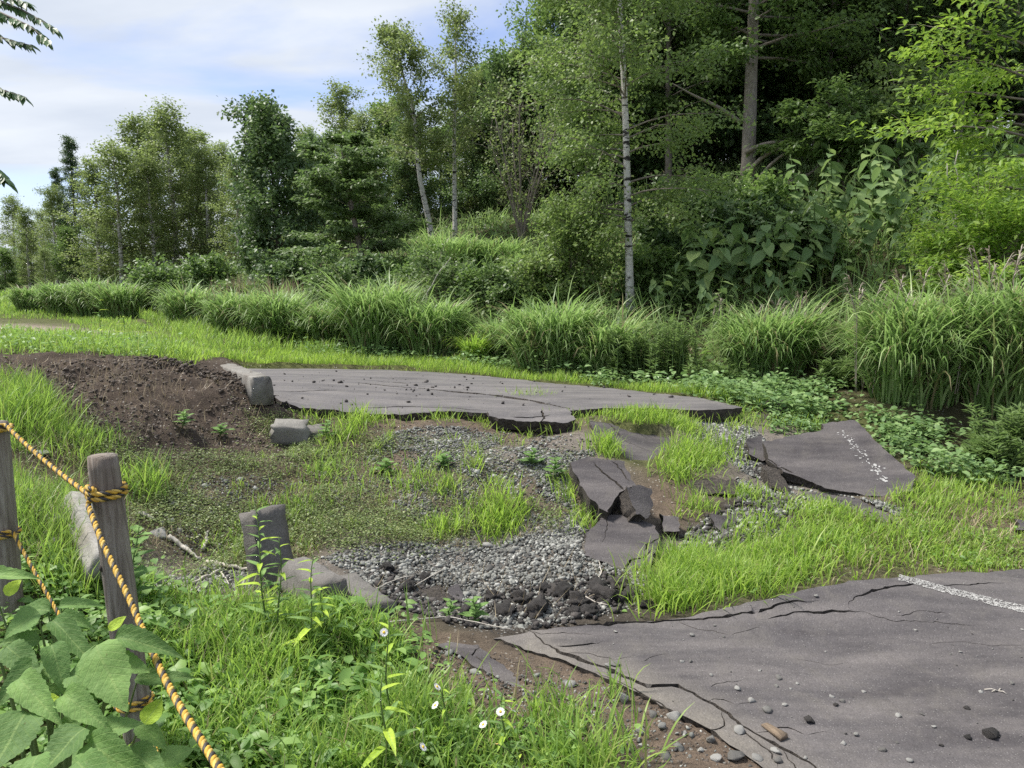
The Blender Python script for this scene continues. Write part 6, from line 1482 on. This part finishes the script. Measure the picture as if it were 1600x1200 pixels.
# dark wood behind the right
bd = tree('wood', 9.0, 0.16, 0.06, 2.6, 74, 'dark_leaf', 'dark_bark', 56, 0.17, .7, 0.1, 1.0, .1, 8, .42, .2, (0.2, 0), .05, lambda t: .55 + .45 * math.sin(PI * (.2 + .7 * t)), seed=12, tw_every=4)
bm_ = tree('wood', 9.5, 0.16, 0.25, 2.8, 66, 'mid_leaf', 'dark_bark', 56, 0.15, .7, 0.2, 1.0, .1, 8, .42, .18, (-0.2, 0), .05, lambda t: .55 + .45 * math.sin(PI * (.2 + .7 * t)), seed=13, tw_every=4)
WD = [(640, 24, .36, 0), (740, 23.5, .42, 0), (800, 22.5, .46, 0), (860, 22.5, .55, 1), (930, 21.5, .78, 0), (1000, 22, .95, 0), (1060, 20.5, .95, 0), (1110, 23, 1.1, 1), (1180, 22, 1.1, 0), (1240, 21, 1.0, 0), (1300, 23, 1.15, 1), (1350, 21, 1.0, 0), (1410, 22.5, .98, 0), (1460, 20.5, .95, 0), (1530, 21.5, 1.1, 1), (1590, 19.5, 1.05, 0), (1650, 20, 1.1, 0), (1080, 27, 1.2, 0), (1220, 27, 1.25, 0), (1500, 27, 1.2, 0), (950, 26, 1.0, 1), (1370, 27, 1.1, 0), (560, 25, .36, 0), (500, 25, .36, 0), (1118, 25.5, .55, 0), (1152, 26.5, .55, 0), (898, 24.5, .5, 0)]
WDS = sorted(WD)
for u, Y, sc, k in WD:
    side_ = [w for w in WDS if (w[0] > 880) == (u > 880)]; nth = ORD[side_.index((u, Y, sc, k))]
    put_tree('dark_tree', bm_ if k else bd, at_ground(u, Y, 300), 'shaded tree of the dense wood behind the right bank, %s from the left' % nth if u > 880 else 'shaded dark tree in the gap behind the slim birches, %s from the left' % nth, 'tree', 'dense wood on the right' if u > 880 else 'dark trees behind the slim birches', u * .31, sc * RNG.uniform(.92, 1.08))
bq = tree('maple', 7.2, 0.09, 0.28, 2.0, 52, 'lush_leaf', 'grey_bark', 62, 0.12, .6, 0.1, .9, .12, 9, .4, .12, (0.2, 0), .06, lambda t: .6 + .4 * math.sin(PI * (.15 + .75 * t)), flat=.45, seed=41, tw_every=3)
for u, Y, sc, lab in [(1045, 18.6, .95, 'mid green tree between the tall birch and the grey trunk'), (1285, 18.6, .95, 'leafy tree just right of the grey trunk, before the dark wood'), (1390, 18.0, .92, 'leafy tree above the small maple, before the dark wood'), (1490, 17.6, .85, 'leafy tree above the yellowish-topped shrub'), (915, 19.2, .72, 'leafy tree behind the left side of the tall birch')]:
    put_tree('broadleaf_tree', bq, at_ground(u, Y, 300), lab, 'tree', 'leafy trees before the dark wood', u * .7, sc)
# bright ash at the right edge
L_ = at_ground(1640, 9.6, 420); b = tree('ash', 5.6, 0.08, 0.15, 2.2, 40, 'bright_leaf', 'grey_bark', 56, 0.10, .42, 0.1, .9, .18, 9, .4, .09, (-0.35, 0), .05, lambda t: .7 + .3 * math.sin(PI * (.1 + .8 * t)), flat=.55, seed=14, side=(PI, .4))
put_tree('ash_tree', b, L_, 'bright yellow-green tree reaching in from the right edge')
# shrubs
def shrub(u, Y, vt, R, label, mat, seed, nb=40, lpt=40, ls=.07, trunks=3, barkm='twig', v=450, name='shrub', flat=.2, c0=.08, lw=.7, el=(0.2, 1.1), group=None, sub=6):
    l = at_ground(u, Y, v); hh = height_to(u, vt, Y, l)
    b = tree('shrub', hh, 0.03, c0, R, nb, mat, barkm, lpt, ls, lw, el[0], el[1], .1, sub, .4, .06, (0, 0), .1, lambda t: .6 + .4 * math.sin(PI * (.15 + .7 * t)), flat=flat, trunks=trunks, seed=seed)
    return put_tree(name, b, l, label, 'shrub', group)
shrub(900, 12.4, 330, .85, 'olive bush hanging left of the tall white birch', 'birch_olive', 21, 60, 44, .06)
shrub(850, 12.2, 420, .7, 'low olive and green bush above the wide grass clump', 'birch_olive', 22, 45, 40, .065)
shrub(1150, 13.6, 318, .95, 'dark bush with yellow-green top before the big trunk', 'mid_leaf', 23, 70, 60, .09)
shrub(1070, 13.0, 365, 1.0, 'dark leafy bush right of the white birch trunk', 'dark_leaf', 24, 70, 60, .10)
shrub(1030, 12.4, 420, .7, 'low dark bush hugging the white birch foot', 'mid_leaf', 25, 50, 50, .085)
shrub(1230, 12.6, 360, .9, 'dark shrub behind the knotweed leaves', 'dark_leaf', 26, 60, 50, .10)
shrub(515, 13.2, 412, .45, 'small glossy shrub behind the dark low grass clump', 'lush_leaf', 27, 30, 40, .075)
shrub(690, 13.0, 425, .75, 'grey-green shrub with pale bare twigs above the central grass', 'lush_leaf', 28, 40, 34, .06)
shrub(755, 12.6, 440, .6, 'green bramble bush on the bank above the yellowish tuft', 'mid_leaf', 29, 45, 44, .07)
shrub(800, 12.3, 455, .6, 'fern-like green bush left of the wide grass clump', 'lush_leaf', 30, 40, 44, .07)
shrub(245, 17.5, 440, .75, 'bluish green bush between far and near grass clumps', 'mid_leaf', 31, 50, 40, .09)
shrub(1560, 8.8, 330, .9, 'bright pinnate shrub at the right edge above the grass', 'bright_leaf', 32, 50, 50, .075, flat=.6, lw=.45)
shrub(1500, 9.4, 385, .7, 'yellow-green shrub left of the bright pinnate one', 'bright_leaf', 33, 45, 46, .07, flat=.6, lw=.45)
shrub(1325, 15.2, 150, 1.25, 'leafy bough mass of a small maple right of the grey trunk', 'mid_leaf', 34, 60, 70, .10, 2, 'pale_bark', 280, 'small_maple', .6, .55, .6, (0.0, .5))
shrub(1420, 15.0, 95, 1.0, 'yellowish-topped shrub with thin bare stems right of the maple', 'birch_olive', 35, 44, 30, .085, 5, 'grey_bark', 280, 'thin_shrub', .2, .62)
shrub(815, 17.4, 130, 1.0, 'bare grey-stemmed shrub with sparse leaves left of the tall birch', 'birch_leaf', 36, 90, 5, .07, 7, 'grey_bark', 370, 'bare_shrub', .0, .25, .7, (.8, 1.35))
shrub(380, 15.5, 470, .6, 'low green bush behind the twin grass clumps', 'mid_leaf', 37, 40, 40, .08)
shrub(640, 14.4, 455, .7, 'shady green bush below the bank behind the dense pair', 'mid_leaf', 38, 40, 40, .08)
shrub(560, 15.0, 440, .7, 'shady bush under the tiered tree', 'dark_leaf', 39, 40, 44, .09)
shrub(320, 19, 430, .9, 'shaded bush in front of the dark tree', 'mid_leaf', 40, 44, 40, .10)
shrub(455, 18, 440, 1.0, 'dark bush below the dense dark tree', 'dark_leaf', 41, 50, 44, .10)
# dead stems at right
for i, (u, Y, pts, lab) in enumerate([(1490, 9.6, [(1500, 410), (1488, 330), (1480, 255)], 'left of the two dead pale stems at right'), (1495, 9.7, [(1500, 400), (1492, 320), (1497, 235)], 'right of the two dead pale stems at right'), (700, 12.4, [(660, 470), (690, 420), (705, 402)], 'dead pale twig leaning over the central shrub')]):
    q = np.array([P(a, b_, Y) for a, b_ in pts]); tt = np.linspace(0, 2, 9); q = np.stack([np.interp(tt, [0, 1, 2], q[:, k]) for k in range(3)], 1)
    zg = float(H(np.array([q[0, 0]]), np.array([Y]))[0]); q[0, 2] = min(q[0, 2], zg); q[1:-1] += RNG.normal(0, .012, (7, 3)); c = q[0].copy(); g = Geo(); tube(g, q - c, 0.014 * np.linspace(1, .4, 9), 6)
    tag(link('dead_sapling', g.mesh('dead_sapling', M['dead_wood'], True), None, tuple(c)), lab, 'dead sapling')
# limbs of the big tree, arching low to the right
big_tree = [o for o in COL.objects if o.get('label', '').startswith('big spreading')][0]
bl = np.array(big_tree.location); g = Geo()
for pts in ([(1172, 305, 16.7), (1195, 265, 16.3), (1230, 235, 16.0), (1290, 215, 15.6)], [(1168, 270, 16.7), (1195, 240, 16.4), (1240, 225, 16.1), (1300, 230, 15.8)], [(1165, 238, 16.7), (1195, 223, 16.4), (1240, 220, 16.1), (1300, 200, 15.8)], [(1155, 190, 16.8), (1125, 168, 16.5), (1085, 150, 16.2), (1050, 130, 15.9)], [(1225, 290, 16.3), (1270, 270, 16.0), (1310, 230, 15.7)]):
    q = np.array([P(*a) for a in pts]) - bl; tt = np.linspace(0, len(q) - 1, 12); q = np.stack([np.interp(tt, np.arange(len(q)), q[:, k]) for k in range(3)], 1)
    for _ in range(2): q[1:-1] = .25 * q[:-2] + .5 * q[1:-1] + .25 * q[2:]
    tube(g, q, 0.055 * np.linspace(1, .12, 12), 7)
link('limb', g.mesh('limb', M['pale_bark'], True), big_tree)

# overhanging branches of a tree left of the frame
root = empty('overhanging_tree', (-7.2, 6.4, float(H(np.array([-7.2]), np.array([6.4]))[0])), 'tree outside the left edge whose leafy sprays hang into the sky corner', 'tree'); rl = np.array(root.location)
OL = [leaf_mesh('leaf', leafmat('spray leaf', (0.02, 0.05, 0.018), (0.035, 0.075, 0.024), (0.05, 0.10, 0.03), trans=.3, obj=True), 5, .40, .02, .15, .25, .75, 0, 3)]
g = Geo(); tube(g, [(0, 0, -.1), (.05, 0, 1.5), (.1, -.1, 3.2), (.3, -.2, 5.0)], [.16, .13, .10, .05], 9); link('trunk', g.mesh('trunk', M['grey_bark'], True), root)
g = Geo()
for spray in ([(-160, -60, 6.0), (-60, 5, 5.7), (0, 20, 5.5), (45, 40, 5.4), (80, 68, 5.3)], [(-120, -60, 6.0), (-30, -10, 5.7), (40, 18, 5.5), (85, 45, 5.4)], [(-120, 0, 6.0), (-40, 40, 5.7), (10, 62, 5.6), (45, 70, 5.5)], [(-140, 60, 6.0), (-60, 110, 5.8), (0, 140, 5.6), (38, 152, 5.5)], [(-140, 200, 6.0), (-60, 240, 5.8), (-10, 262, 5.6), (12, 285, 5.5)], [(-60, -40, 5.8), (0, -10, 5.6), (40, 5, 5.5)]):
    q = np.array([P(*a) for a in spray]) - rl; q = np.r_[[np.array((.12, -.1, q[0, 2] * .8 + .4))], q]
    tt = np.linspace(0, len(q) - 1, 16); q = np.stack([np.interp(tt, np.arange(len(q)), q[:, k]) for k in range(3)], 1); tube(g, q, .016 * np.linspace(1.3, .15, 16), 5)
    for j in range(64):
        f = RNG.uniform(6.5, 15); p0 = np.array([np.interp(f, np.arange(16), q[:, k]) for k in range(3)]); d = q[-1] - q[-4]; sg = (-1) ** j
        dd = unit(d) + unit(np.cross(d, (0, 0, 1))) * sg * RNG.uniform(.3, .9) + np.array((0, 0, RNG.uniform(-.7, .2)))
        put_leaf(OL[0], root, p0, dd, (RNG.normal(0, .3), -.3, 1), RNG.uniform(.07, .10))
link('branches', g.mesh('branches', M['grey_bark'], True), root)
